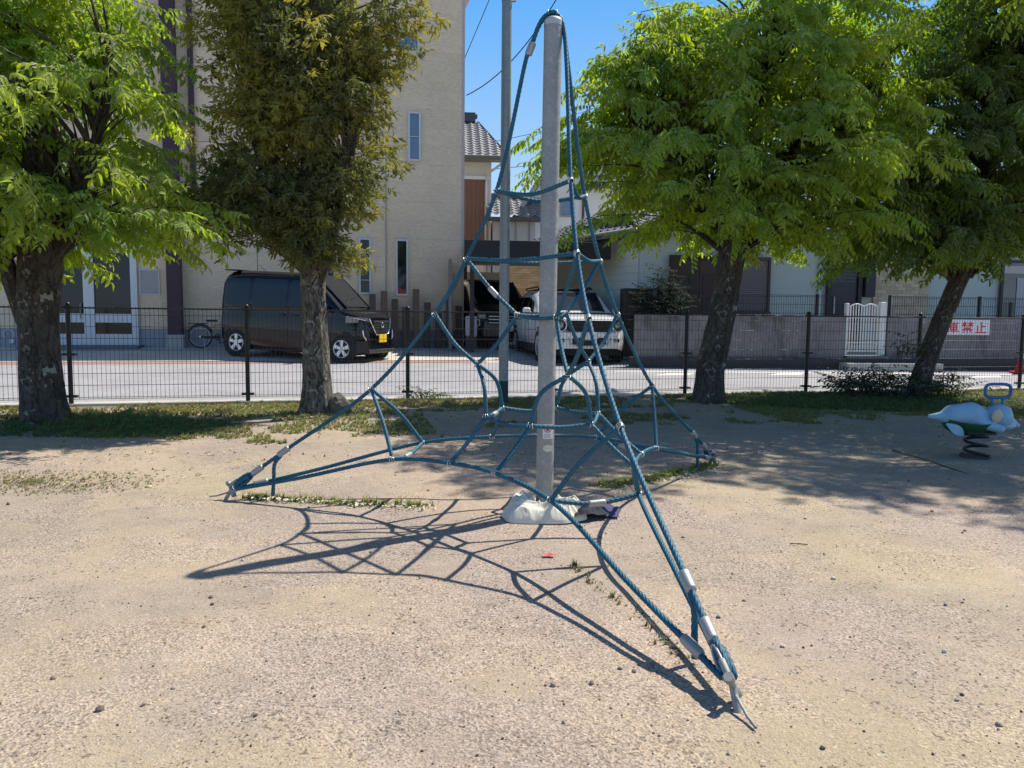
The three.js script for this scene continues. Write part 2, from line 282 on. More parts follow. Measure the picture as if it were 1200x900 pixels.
  // purple porch column on a stone foot
  const col = sub('porch_column', b); obj('shaft', bb(-6.92, -6.62, 0.66, 10.39, 0.12, 0.42, 0.01), mat(0.062, 0.03, 0.042, 0.6), col); obj('foot', bb(-6.95, -6.59, 0.3, 0.66, 0.09, 0.45), mat(0.45, 0.43, 0.40, 0.9), col);
  obj('downpipe', [bb(-6.4, -6.28, 2.95, 10.3, 0.02, 0.12, 0.01)], mat(0.062, 0.03, 0.042, 0.6), b);
  obj('door_step', bb(-9.9, -7.5, 0.3, 0.41, 0.03, 0.7), mat(0.16, 0.16, 0.17, 0.9), b);
}
{
  const h = thing('garden_hose', 'white looped hose hanging low on the tan building beside the forked tree', 'hose', [-1.265 - 10.25 * CS, 0.36, -19.677 + 10.25 * SN], TH), hm = mat(0.62, 0.63, 0.64, 0.5);
  const P = []; for (let i = 0; i <= 24; i++) { const a = -0.9 + i / 24 * 5.2; P.push(V(0.1 * Math.cos(a), 0.28 + 0.11 * Math.sin(a), 0.09)); } obj('loop', sweep(P, 0.013, 8, { cap: true }), hm, h); obj('nozzle', bb(0.02, 0.11, 0.08, 0.18, 0.06, 0.13, 0.02), hm, h); obj('hook', cyl(0.01, 0.01, V(0, 0.38, 0.02), V(0, 0.38, 0.12), 8), galv, h);
}
// upright brown posts before the facade
{
  const pm = [mat(0.13, 0.09, 0.07, 0.85), mat(0.17, 0.12, 0.09, 0.85), mat(0.11, 0.08, 0.065, 0.85)], r = rng(9);
  [[-2.30, 1.66], [-2.02, 1.74], [-1.76, 1.55], [-1.5, 1.36], [-1.24, 1.80], [-0.96, 1.48], [-0.68, 1.22], [-0.42, 1.58], [-0.17, 1.4]].forEach(([x, top], i) => {
    const p = V(x, 0, 0.32).applyAxisAngle(V(0, 1, 0), TH).add(V(-1.265, 0, -19.677)); const g = bb(-0.075, 0.075, -0.12, top - 0.36, -0.06, 0.06, 0.012);
    const o = obj('timber_post', g, pm[i % 3]); o.position.set(p.x, 0.36, p.z); o.rotation.y = TH;
    tag(o, 'upright brown timber post in the row before the tan wall', 'post', 'brown posts along the tan wall');
  });
}

// ---------------------------------------------------------------- roofs of fired tiles
function tileRoof(w, len, colW = 0.27, rowH = 0.26, o = {}) { // x across, z from ridge (0) to eave (len); flat sheet to be pitched; corner cuts left/right per unit length
  const nc = Math.round(w / colW), nr = Math.round(len / rowH), pc = 6, pos = [], idx = [];
  const prof = (k) => [0, 0.006, 0.03, 0.052, 0.03, 0.004][k % pc] ?? 0;
  for (let r = 0; r < nr; r++) for (const e of [0, 1]) {
    const z = (r + e) * len / nr, x0 = (o.cutL ?? 0) * (len - z), x1 = w - (o.cutR ?? 0) * (len - z);
    for (let k = 0; k <= nc * pc; k++) { const x = k / (nc * pc) * w; pos.push(clamp(x, x0, x1), prof(k) + (e ? 0.028 : 0), z); }
  }
  const ww = nc * pc + 1;
  for (let r = 0; r < nr * 2 - 1; r++) for (let k = 0; k < nc * pc; k++) { const a = r * ww + k, b = a + ww; idx.push(a, b, a + 1, a + 1, b, b + 1); }
  const g = new THREE.BufferGeometry(); g.setAttribute('position', new THREE.Float32BufferAttribute(pos, 3)); g.setIndex(idx); const q = g.toNonIndexed(); q.computeVertexNormals(); return q;
}
const tileGrey = mat(0.20, 0.205, 0.225, 0.5), tileDark = mat(0.05, 0.053, 0.07, 0.55);
const cream = mat(0.62, 0.57, 0.49, 0.85);
{ // house behind with grey tiled roof and brown cladding
  const h = thing('tiled_house', 'narrow house with grey tiled roof and brown ribbed cladding behind the tan building', 'house', [-0.85, 0, -29.2], 5 * R);
  obj('wall', bb(-7, 0, 0.2, 6.98, -5, 0), mat(0.62, 0.6, 0.55, 0.9), h);
  const st = []; for (let x = -2.2; x < -0.24; x += 0.155) st.push([x, x + 0.14]);
  for (const [a, c] of st) obj('cladding_board', bb(a, c, 3.2, 6.2, 0.002, 0.03 + 0.012 * (Math.round(a * 1000) % 3) / 3), mat(0.18, 0.092, 0.062, 0.75), h);
  obj('cladding_frame', bb(-2.3, -0.08, 6.2, 6.32, 0.002, 0.1), frameWhite, h);
  const rib = []; for (let x = -6.9; x < -0.05; x += 0.12) rib.push(bb(x, x + 0.02, 6.34, 6.95, 0.002, 0.014)); obj('ribbed_panel', rib, mat(0.6, 0.57, 0.52, 0.8), h);
  const rf = sub('roof', h); const t = obj('tiles', tileRoof(8, 4.0, 0.30, 0.27, { cutR: 0.26 }), tileGrey, rf); t.rotation.x = 31 * R; t.position.set(-7.35, 9.0, -2.95);
  obj('ridge', [bb(-7.2, -0.5, 8.98, 9.14, -3.1, -2.75), bb(-7.2, -0.42, 9.145, 9.28, -3.05, -2.8), bb(-7.2, -0.5, 9.285, 9.36, -3.0, -2.84)], mat(0.09, 0.09, 0.1, 0.6), rf);
  obj('eave', bb(-7.2, 0.55, 6.84, 6.93, 0.02, 0.5), mat(0.2, 0.19, 0.18, 0.7), rf);
  obj('gutter', sweep([V(-7.2, 6.92, 0.62), V(0.62, 6.92, 0.62)], 0.06, 8, { cap: true }), mat(0.12, 0.12, 0.12, 0.5), rf);
  obj('downpipe', sweep([V(0.45, 6.88, 0.55), V(0.3, 6.7, 0.3), V(-0.15, 6.4, 0.1), V(-0.2, 6, 0.09), V(-0.2, 2, 0.09)], 0.045, 8), mat(0.5, 0.5, 0.48, 0.6), h);
}
{ // lower annex
  const h = thing('low_annex', 'low grey annex with pale tiled roof behind the dark carport', 'house', [-0.75, 0, -28.6], 5 * R);
  obj('wall', bb(0, 1.55, 0.2, 4.75, -3, 0), mat(0.34, 0.36, 0.38, 0.9), h);
  for (const x of [0.25, 0.8, 1.3]) obj('panel_seam', bb(x, x + 0.05, 3.0, 4.72, 0.002, 0.03), mat(0.2, 0.21, 0.22, 0.8), h);
  const rf = sub('roof', h); const t = obj('tiles', tileRoof(2.1, 1.75, 0.26, 0.25), tileGrey, rf); t.rotation.x = 29 * R; t.position.set(-0.2, 5.62, -1.2);
  obj('ridge', bb(-0.25, 1.95, 5.62, 5.8, -1.32, -1.1), mat(0.12, 0.12, 0.13, 0.6), rf); obj('eave', bb(-0.2, 1.9, 4.62, 4.74, 0.01, 0.35), mat(0.06, 0.06, 0.06, 0.6), rf);
}
{ // white gabled house
  const h = thing('white_gabled_house', 'white plastered house with steep gable behind the carport', 'house', [0.15, 0, -29.6], 5 * R);
  const s = new THREE.Shape([[0, 0.2], [4.6, 0.2], [4.6, 5.2], [2.3, 8.3], [0, 4.9]].map(([x, y]) => new THREE.Vector2(x, y)));
  const g = new THREE.ExtrudeGeometry(s, { depth: 6, bevelEnabled: false }); g.translate(0, 0, -6); obj('wall', g, mat(0.76, 0.76, 0.75, 0.85), h);
  const rf = sub('roof', h); const sl = (x0, y0, x1, y1) => { const d = V(x1 - x0, y1 - y0, 0), L = d.length(), b = bb(0, L, 0, 0.16, -6.2, 0.5); b.rotateZ(Math.atan2(d.y, d.x)); b.translate(x0, y0, 0); return b; };
  obj('slope', sl(-0.4, 4.35, 2.3, 8.32), mat(0.33, 0.34, 0.36, 0.7), rf); obj('slope', sl(2.34, 8.3, 5.0, 4.7), mat(0.33, 0.34, 0.36, 0.7), rf);
  windowUnit(h, 0.52, 1.12, 4.72, 5.62, 0.003, { m: mat(0.3, 0.31, 0.33, 0.5), glass: blueGlass, f: 0.05 });
  windowUnit(h, 1.62, 2.1, 4.95, 5.6, 0.003, { m: mat(0.3, 0.31, 0.33, 0.5), glass: blueGlass, f: 0.05 });
  obj('downpipe', sweep([V(2.6, 6.9, 0.3), V(2.5, 6.6, 0.06), V(2.5, 0.3, 0.06)], 0.045, 6), mat(0.06, 0.06, 0.06, 0.5), h);
  obj('canopy', bb(2.4, 3.6, 6.05, 6.2, 0.002, 0.6), mat(0.03, 0.03, 0.035, 0.5), h);
}
{ // carport
  const c = thing('carport', 'dark flat roofed carport sheltering the parked cars', 'carport', [-1.0, 0, -18.05], 5 * R);
  obj('roof', bb(-0.1, 3.2, 2.75, 2.9, -6.5, -0.04), mat(0.02, 0.02, 0.022, 0.5), c);
  obj('fascia', bb(-0.14, 3.3, 2.52, 2.91, -0.03, 0.07, 0.01), mat(0.016, 0.016, 0.019, 0.45), c);
  for (const [x, z] of [[0.0, -0.15], [0.0, -6.2], [2.95, -6.2]]) obj('post', bb(x, x + 0.1, 0.3, 2.75, z - 0.1, z), mat(0.02, 0.02, 0.022, 0.5), c);
  obj('back_wall', bb(-1.1, 1.2, 0.3, 2.55, -6.9, -6.7), mat(0.3, 0.29, 0.27, 0.9), c);
  obj('side_panel', bb(-0.5, -0.42, 0.3, 2.5, -6.6, -0.4), mat(0.22, 0.21, 0.2, 0.9), c);
}
{
  const bw = thing('brick_wall', 'low beige brick wall behind the carport', 'wall', [-0.2, 0.35, -26], 5 * R);
  obj('core', bb(0, 3.2, 0, 2.5, -0.2, -0.02), mat(0.4, 0.34, 0.26, 0.95), bw);
  const ms = [mat(0.5, 0.36, 0.2, 0.9), mat(0.56, 0.42, 0.25, 0.9), mat(0.44, 0.31, 0.17, 0.9)], r = rng(14), L = [[], [], []];
  for (let k = 0; k < 30; k++) for (let i = 0; i < 14; i++) { const x = i * 0.235 + (k % 2) * 0.11; if (x < 3) L[Math.floor(r() * 3)].push(bb(x, x + 0.222, k * 0.083, k * 0.083 + 0.072, -0.02, 0)); }
  L.forEach((l, i) => tag(obj('bricks', l, ms[i], bw), null, null, null, 'stuff'));
}

// ---------------------------------------------------------------- pale green house at the right
const AW = 4.9 * R;
const mint = [0, 1, 2].map((k) => mat(0.76 + 0.015 * k, 0.83 + 0.01 * k, 0.77 + 0.01 * k, 0.75));
{
  const h = thing('pale_green_house', 'pale green boarded single storey house behind the grey wall', 'house', [5, 0, -18], AW); const r = rng(31);
  obj('wall', bb(-2.1, 12, 0.3, 3.3, -5, -0.03), mat(0.5, 0.56, 0.53, 0.9), h);
  for (let k = 0; k < 14; k++) { const y = 0.9 + k * 0.18; for (const [a, b] of [[-2.1, 1.02], [1.024, 4.9], [4.904, 8.4], [8.404, 12]]) { if (y < 1) continue; const g = bb(a, b, y, y + 0.176, -0.028, 0.001); g.rotateX(-0.03); obj('siding_board', g, mint[Math.floor(r() * 3)], h); } }
  // shuttered window
  const sw = sub('shuttered_window', h), br = mat(0.075, 0.055, 0.055, 0.6);
  obj('frame', [bb(0.10, 0.97, 2.5, 2.58, 0.012, 0.1), bb(0.10, 0.15, 1.33, 2.5, 0.012, 0.1), bb(0.92, 0.97, 1.33, 2.5, 0.012, 0.1), bb(0.08, 0.99, 1.27, 1.33, 0.012, 0.13)], br, sw);
  for (let k = 0; k < 24; k++) { const y = 1.335 + k * 0.0485; const g = bb(-0.385, 0.385, -0.022, 0.022, -0.008, 0.008, 0.007); g.rotateX(0.35); g.translate(0.535, y + 0.024, 0.05); obj('slat', g, mat(0.21, 0.19, 0.2, 0.6), sw); }
  obj('backing', bb(0.15, 0.92, 1.33, 2.5, 0.012, 0.025), mat(0.21, 0.19, 0.2, 0.7), sw);
  obj('corner_post', bb(-0.06, 0.06, 0.4, 2.62, 0.012, 0.09), mat(0.42, 0.32, 0.18, 0.8), h);
  // brown double doors
  const bd = sub('brown_doors', h);
  obj('door_panel', bb(-1.35, -0.72, 0.5, 2.5, 0.012, 0.05), mat(0.075, 0.05, 0.042, 0.7), bd); obj('door_panel', bb(-0.7, -0.08, 0.5, 2.5, 0.012, 0.05), mat(0.08, 0.053, 0.044, 0.7), bd);
  for (const x of [-1.25, -0.95, -0.62, -0.33]) for (const y of [1.2, 1.72]) obj('raised_panel', bb(x, x + 0.24, y, y + 0.46, 0.052, 0.066, 0.005), mat(0.07, 0.047, 0.04, 0.7), bd);
  obj('frame', [bb(-1.42, -0.06, 2.51, 2.6, 0.012, 0.09), bb(-1.42, -1.36, 0.5, 2.5, 0.012, 0.09)], mat(0.05, 0.035, 0.03, 0.7), bd);
  // dark entrance
  const en = sub('entrance_door', h); obj('leaf', bb(2.46, 3.10, 0.5, 2.5, 0.012, 0.05), mat(0.02, 0.024, 0.034, 0.4), en); obj('frame', [bb(2.36, 2.455, 0.5, 2.6, 0.012, 0.1), bb(3.105, 3.2, 0.5, 2.6, 0.012, 0.1)], mat(0.015, 0.015, 0.018, 0.5), en); obj('handle', cyl(0.012, 0.012, V(2.54, 1.3, 0.09), V(2.54, 1.7, 0.09), 6), whiteMetal, en);
  for (let k = 0; k < 5; k++) obj('groove', bb(2.5, 3.06, 2.05 + k * 0.08, 2.065 + k * 0.08, 0.052, 0.06), mat(0.1, 0.1, 0.12, 0.4), en);
  obj('meter_box', bb(3.25, 3.5, 1.7, 2.25, 0.012, 0.16, 0.015), mat(0.03, 0.03, 0.035, 0.5), h);
  // beige stone tile panel
  const tp = sub('stone_tiles', h); obj('bed', bb(3.52, 4.9, 1.1, 3.1, 0.004, 0.012), mat(0.45, 0.38, 0.27, 0.95), tp);
  const tm = [mat(0.58, 0.47, 0.32, 0.9), mat(0.64, 0.53, 0.37, 0.9), mat(0.52, 0.42, 0.28, 0.9)]; const L = [[], [], []];
  for (let k = 0; k < 26; k++) for (let i = 0; i < 8; i++) { const x = 3.53 + i * 0.2 - (k % 2) * 0.08, a = Math.max(3.53, x), c = Math.min(4.89, x + 0.193); if (c - a > 0.03) L[Math.floor(r() * 3)].push(bb(a, c, 1.11 + k * 0.076, 1.11 + k * 0.076 + 0.07, 0.012, 0.02 + r() * 0.012)); }
  L.forEach((l, i) => tag(obj('tiles', l, tm[i], tp), null, null, null, 'stuff'));
  // window at the right end with things behind the glass
  const w = windowUnit(h, 6.68, 8.3, 1.2, 2.62, 0.012, { m: mat(0.03, 0.03, 0.033, 0.5), f: 0.06, glass: phys(0.035, 0.04, 0.045, 0.05, { clearcoat: 1 }) });
  obj('blind', bb(6.76, 7.6, 2.3, 2.48, 0.03, 0.045), mat(0.5, 0.48, 0.46, 0.8), w); obj('curtain', grid(12, 4, (u, v) => [7.1 + u * 0.28, lerp(1.26, 2.2, v), 0.04 + 0.012 * Math.sin(u * 20)]), mat(0.5, 0.49, 0.5, 0.9), w);
  obj('cable', sweep(curvePts([V(5.3, 2.7, 0.04), V(5.25, 2.3, 0.05), V(5.6, 2.15, 0.05), V(6.1, 2.3, 0.05), V(6.4, 2.6, 0.04)], 0.06), 0.008, 5), mat(0.3, 0.33, 0.32, 0.7), h);
  obj('downpipe', cyl(0.03, 0.03, V(2.2, 0.4, 0.05), V(2.2, 3.0, 0.05), 8), mat(0.55, 0.62, 0.6, 0.6), h);
  const rf = sub('roof', h); const t = obj('tiles', tileRoof(15, 4.4, 0.28, 0.26), tileGrey, rf); t.rotation.x = 24 * R; t.position.set(-2.3, 4.98, -3.62);
  obj('eave', bb(-2.3, 12.6, 3.02, 3.14, 0.02, 0.4), mat(0.62, 0.6, 0.54, 0.8), rf);
}
{ // cream boarded wing standing at an angle, with the dark tiled roof
  const h = thing('cream_boarded_wing', 'cream boarded garage wing with dark tiled roof beside the white car', 'house', [2.95, 0, -17.9], -61.3 * R); const r = rng(41);
  obj('wall', bb(-4.5, 0.05, 0.3, 3.12, -3, -0.03), mat(0.5, 0.47, 0.4, 0.9), h);
  for (let k = 0; k < 15; k++) { const g = bb(-4.5, 0.05, 0, 0.176, -0.014, 0.014); g.rotateX(-0.04); g.translate(0, 0.4 + k * 0.18, 0); obj('siding_board', g, [mat(0.74, 0.70, 0.60, 0.8), mat(0.71, 0.675, 0.58, 0.8)][Math.floor(r() * 2)], h); }
  const rf = sub('roof', h); const t = obj('tiles', tileRoof(5.2, 3.2, 0.28, 0.26), tileDark, rf); t.rotation.x = 22 * R; t.position.set(-4.7, 4.35, -2.55);
  obj('eave', bb(-4.7, 0.4, 3.0, 3.1, 0.02, 0.5), mat(0.14, 0.13, 0.12, 0.7), rf); obj('gutter', sweep([V(-4.7, 3.1, 0.5), V(0.45, 3.1, 0.5)], 0.05, 8, { cap: true }), mat(0.2, 0.18, 0.16, 0.5), rf);
}
{ // grey boundary wall with ledge
  const w = thing('boundary_wall', 'weathered grey concrete wall along the far side of the street', 'wall', [4.72, 0, -15.73], AW); const wm = texMat(wallTex, 0.006, 0.95);
  obj('wall_section', bb(-2.25, 2.16, 0.36, 1.24, -0.14, 0), wm, w); obj('wall_section', bb(3.08, 12, 0.36, 1.24, -0.14, 0), wm, w);
  obj('footing', [bb(-2.3, 12, 0.05, 0.36, -0.3, 0.12)], mat(0.07, 0.07, 0.073, 0.95, 0, { bumpMap: wallTex[1], bumpScale: 0.006 }), w);
  obj('step', bb(2.0, 4.0, 0.14, 0.285, 0.122, 0.5), mat(0.42, 0.41, 0.38, 0.9), w); obj('step', bb(2.18, 3.06, 0.362, 0.42, -0.3, 0.1), mat(0.2, 0.2, 0.2, 0.9), w);
  // small mesh fence on top
  const f = thing('wall_top_fence', 'low black mesh fence standing on the grey concrete wall', 'fence', [4.72, 0, -15.73], AW);
  for (const [a, b] of [[-0.45, 2.14], [3.1, 12]]) {
    const v = []; for (let x = a; x < b; x += 0.05) v.push(bb(x, x + 0.006, 1.25, 1.65, -0.073, -0.067)); for (const y of [1.28, 1.46, 1.62, 1.65]) v.push(bb(a, b, y, y + 0.008, -0.066, -0.058)); obj('wire_panel', v, blackMetal, f);
    for (let x = a + 0.02; x < b; x += 1.98) obj('post', bb(x, x + 0.045, 1.242, 1.68, -0.12, -0.075), blackMetal, f);
  }
  const g = thing('white_gate', 'white scrolled metal garden gate between the grey wall sections', 'gate', [4.72, 0, -15.73], AW);
  for (const x of [2.18, 2.92]) obj('gate_post', bb(x, x + (x > 2.5 ? 0.13 : 0.06), 0.43, x > 2.5 ? 1.53 : 1.5, -0.13, -0.02, 0.01), whiteMetal, g);
  const top = (x) => 1.44 + 0.05 * Math.abs(Math.sin((x - 2.28) / 0.6 * 2 * Math.PI));
  for (let k = 0; k < 11; k++) { const x = 2.29 + k * 0.058; obj('bar', bb(x, x + 0.018, 0.52, top(x), -0.085, -0.067), whiteMetal, g); }
  obj('rail', [bb(2.26, 2.9, 0.5, 0.525, -0.066, -0.05), bb(2.26, 2.9, 0.68, 0.7, -0.066, -0.05), bb(2.26, 2.9, 1.2, 1.22, -0.066, -0.05), sweep(Array.from({ length: 25 }, (_, i) => V(2.28 + i * 0.025, top(2.28 + i * 0.025), -0.076)), 0.012, 6)], whiteMetal, g);
  for (let k = 0; k < 10; k++) { const t = new THREE.TorusGeometry(0.024, 0.007, 5, 12); t.translate(2.328 + k * 0.058, 0.6, -0.06); obj('scroll', t, whiteMetal, g); }
  // no parking sign
  const cv = document.createElement('canvas'); cv.width = 1024; cv.height = 256; const c = cv.getContext('2d'); c.fillStyle = '#e9eaef'; c.fillRect(0, 0, 1024, 256); c.strokeStyle = '#cf2f3c'; c.lineCap = 'butt';
  const G = {
    chu: [[12, 6, 12, 58], [12, 9, 47, 9], [12, 25, 45, 25], [12, 41, 45, 41], [29, 9, 29, 58], [12, 57, 49, 57], [47, 57, 44, 94], [44, 94, 36, 92], [9, 68, 5, 88], [19, 67, 20, 84], [28, 67, 31, 82], [36, 66, 40, 78], [70, 3, 78, 16], [55, 26, 97, 26], [58, 55, 94, 55], [76, 26, 76, 92], [52, 92, 99, 92]],
    sha: [[12, 18, 88, 18], [22, 33, 78, 33], [22, 50, 78, 50], [22, 67, 78, 67], [25, 33, 25, 67], [75, 33, 75, 67], [6, 82, 94, 82], [50, 4, 50, 99]],
    kin: [[6, 17, 46, 17], [26, 3, 26, 50], [26, 20, 7, 44], [26, 20, 44, 42], [52, 17, 95, 17], [74, 3, 74, 50], [74, 20, 54, 44], [74, 20, 95, 44], [22, 57, 79, 57], [8, 70, 93, 70], [50, 70, 50, 98], [30, 77, 16, 94], [70, 77, 86, 93]],
    shi: [[52, 5, 52, 89], [52, 42, 88, 42], [23, 34, 23, 89], [5, 91, 96, 91]],
  };
  ['chu', 'sha', 'kin', 'shi'].forEach((n, i) => { c.lineWidth = 25; for (const [a, b, d, e] of G[n]) { c.beginPath(); c.moveTo(24 + i * 246 + a * 2.25, 18 + b * 2.2); c.lineTo(24 + i * 246 + d * 2.25, 18 + e * 2.2); c.stroke(); } });
  const t = new THREE.CanvasTexture(cv); t.colorSpace = THREE.SRGBColorSpace;
  const s = thing('parking_sign', 'white board with red Japanese lettering fixed to the grey wall', 'sign', [4.72, 0, -15.73], AW);
  obj('board', bb(4.02, 5.3, 0.87, 1.19, 0.004, 0.02), mat(0.8, 0.8, 0.82, 0.5), s);
  const pl = new THREE.PlaneGeometry(1.26, 0.3); pl.translate(4.66, 1.03, 0.0225); obj('lettering', pl, new THREE.MeshStandardMaterial({ map: t, roughness: 0.5 }), s);
}

// ---------------------------------------------------------------- black mesh fence of the park
{
  const f = thing('park_fence', 'black welded mesh fence with round posts between park and street', 'fence', [-5.25, 0, -9.1], TH);
  const y0 = 0.12, y1 = 1.225, H = [0.125, 0.145, 0.29, 0.43, 0.57, 0.71, 0.85, 0.99, 1.13, 1.205];
  const panel = (() => {
    const L = [];
    for (let x = 0.04; x <= 1.965; x += 0.05) L.push(sweep([V(x, y0, 0.003), V(x, y1 - 0.012, 0.003), V(x, y1 + 0.006, 0.011), V(x, y1 + 0.002, 0.024), V(x, y1 - 0.018, 0.026)], 0.0024, 4));
    for (const y of H) L.push(sweep([V(0.02, y, -0.003), V(1.98, y, -0.003)], 0.003, 4));
    L.push(sweep([V(0.0, y1 - 0.012, 0.016), V(2.0, y1 - 0.012, 0.016)], 0.008, 6));
    return mg(L);
  })();
  const post = new THREE.CylinderGeometry(0.027, 0.027, 1.25, 14); post.translate(0, 0.625, 0);
  const cap = new THREE.SphereGeometry(0.032, 14, 8); cap.translate(0, 1.25, 0);
  const clampG = (y) => mg([bb(-0.075, 0.075, y - 0.013, y + 0.013, 0.024, 0.036, 0.004), bb(-0.075, 0.075, y - 0.013, y + 0.013, -0.036, -0.024, 0.004), cyl(0.012, 0.012, V(-0.06, y, -0.04), V(-0.06, y, 0.045), 6), cyl(0.012, 0.012, V(0.06, y, -0.04), V(0.06, y, 0.045), 6)]);
  const cg = [0.16, 0.66, 1.215].map(clampG);
  for (let k = -2; k <= 9; k++) {
    const p = obj('post', post, blackMetal, f); p.position.x = 2 * k; obj('cap', cap, blackMetal, p);
    for (const g of cg) obj('bracket', g, blackMetal, p);
    if (k < 9) { const w = obj('wire_panel', panel, blackMetal, f); w.position.x = 2 * k; }
  }
}

// ---------------------------------------------------------------- trees
function leafGeo(L, w, fold, pos, idx, base, dir, up, curl) { // pointed leaf with a folded midrib
  const d = dir.clone().normalize(), side = d.clone().cross(up).normalize(), nrm = side.clone().cross(d).normalize(); const s0 = pos.length / 3;
  const pt = (a, b, h) => { const q = base.clone().addScaledVector(d, a * L).addScaledVector(side, b * w).addScaledVector(nrm, h * w - curl * a * a * L); pos.push(q.x, q.y, q.z); };
  pt(0, 0, 0); pt(0.3, 0.48, fold); pt(0.3, -0.48, fold); pt(0.36, 0, 0); pt(0.7, 0.36, fold * 0.7); pt(0.7, -0.36, fold * 0.7); pt(1, 0, 0);
  idx.push(s0, s0 + 3, s0 + 1, s0, s0 + 2, s0 + 3, s0 + 1, s0 + 3, s0 + 4, s0 + 3, s0 + 2, s0 + 5, s0 + 3, s0 + 6, s0 + 4, s0 + 3, s0 + 5, s0 + 6);
}
function spray(seed, o) { // a twig with alternate hanging leaves, along +x
  const r = rng(seed), pos = [], idx = [], n = o.n, L = o.len;
  for (let i = 0; i < n; i++) {
    const t = (i + 0.6) / n, sd = i % 2 ? 1 : -1, b = V(t * L, -o.droop * t * t * L, 0);
    const a = i === n - 1 ? 0.1 : (50 + r() * 25) * R * (o.whorl ? 0.8 : 1), ph = o.whorl ? r() * 6.28 : 0;
    let dir = V(Math.cos(a), -o.hang - r() * 0.45, sd * Math.sin(a)); if (o.whorl) dir.applyAxisAngle(V(1, 0, 0), ph).add(V(0, -0.55, 0));
    const ls = o.leaf * (0.75 + r() * 0.45) * (t > 0.85 ? 0.85 : 1);
    leafGeo(ls, ls * o.wide, 0.12 + r() * 0.16, pos, idx, b, dir, V((r() - 0.5) * 0.7, 1, (r() - 0.5) * 0.7), 0.12 + r() * 0.2);
  }
  const tw = 0.0022, s0 = pos.length / 3;
  for (let i = 0; i <= 3; i++) { const t = i / 3; pos.push(t * L, -o.droop * t * t * L + tw, 0, t * L, -o.droop * t * t * L - tw, 0); }
  for (let i = 0; i < 3; i++) idx.push(s0 + 2 * i, s0 + 2 * i + 1, s0 + 2 * i + 2, s0 + 2 * i + 1, s0 + 2 * i + 3, s0 + 2 * i + 2);
  const g = new THREE.BufferGeometry(); g.setAttribute('position', new THREE.Float32BufferAttribute(pos, 3)); g.setIndex(idx); const q = g.toNonIndexed(); q.computeVertexNormals(); return q;
}
const leafMat = (tr, rough = 1) => new THREE.MeshPhysicalMaterial({ color: 0xffffff, roughness: rough, transmission: tr, thickness: 0, clearcoat: 0.12, clearcoatRoughness: 0.35, side: THREE.DoubleSide, ior: 1.4 });
const greenLeaf = leafMat(0.78), oakLeaf = leafMat(0.55, 1);
const sprayG = [1, 2, 3].map((k) => spray(k * 11, { n: 9, len: 0.27, leaf: 0.088, wide: 0.44, droop: 0.25, hang: 0.42 }));
const sprayOak = [1, 2, 3].map((k) => spray(k * 17, { n: 11, len: 0.17, leaf: 0.078, wide: 0.3, droop: 0.2, hang: 0.1, whorl: true }));
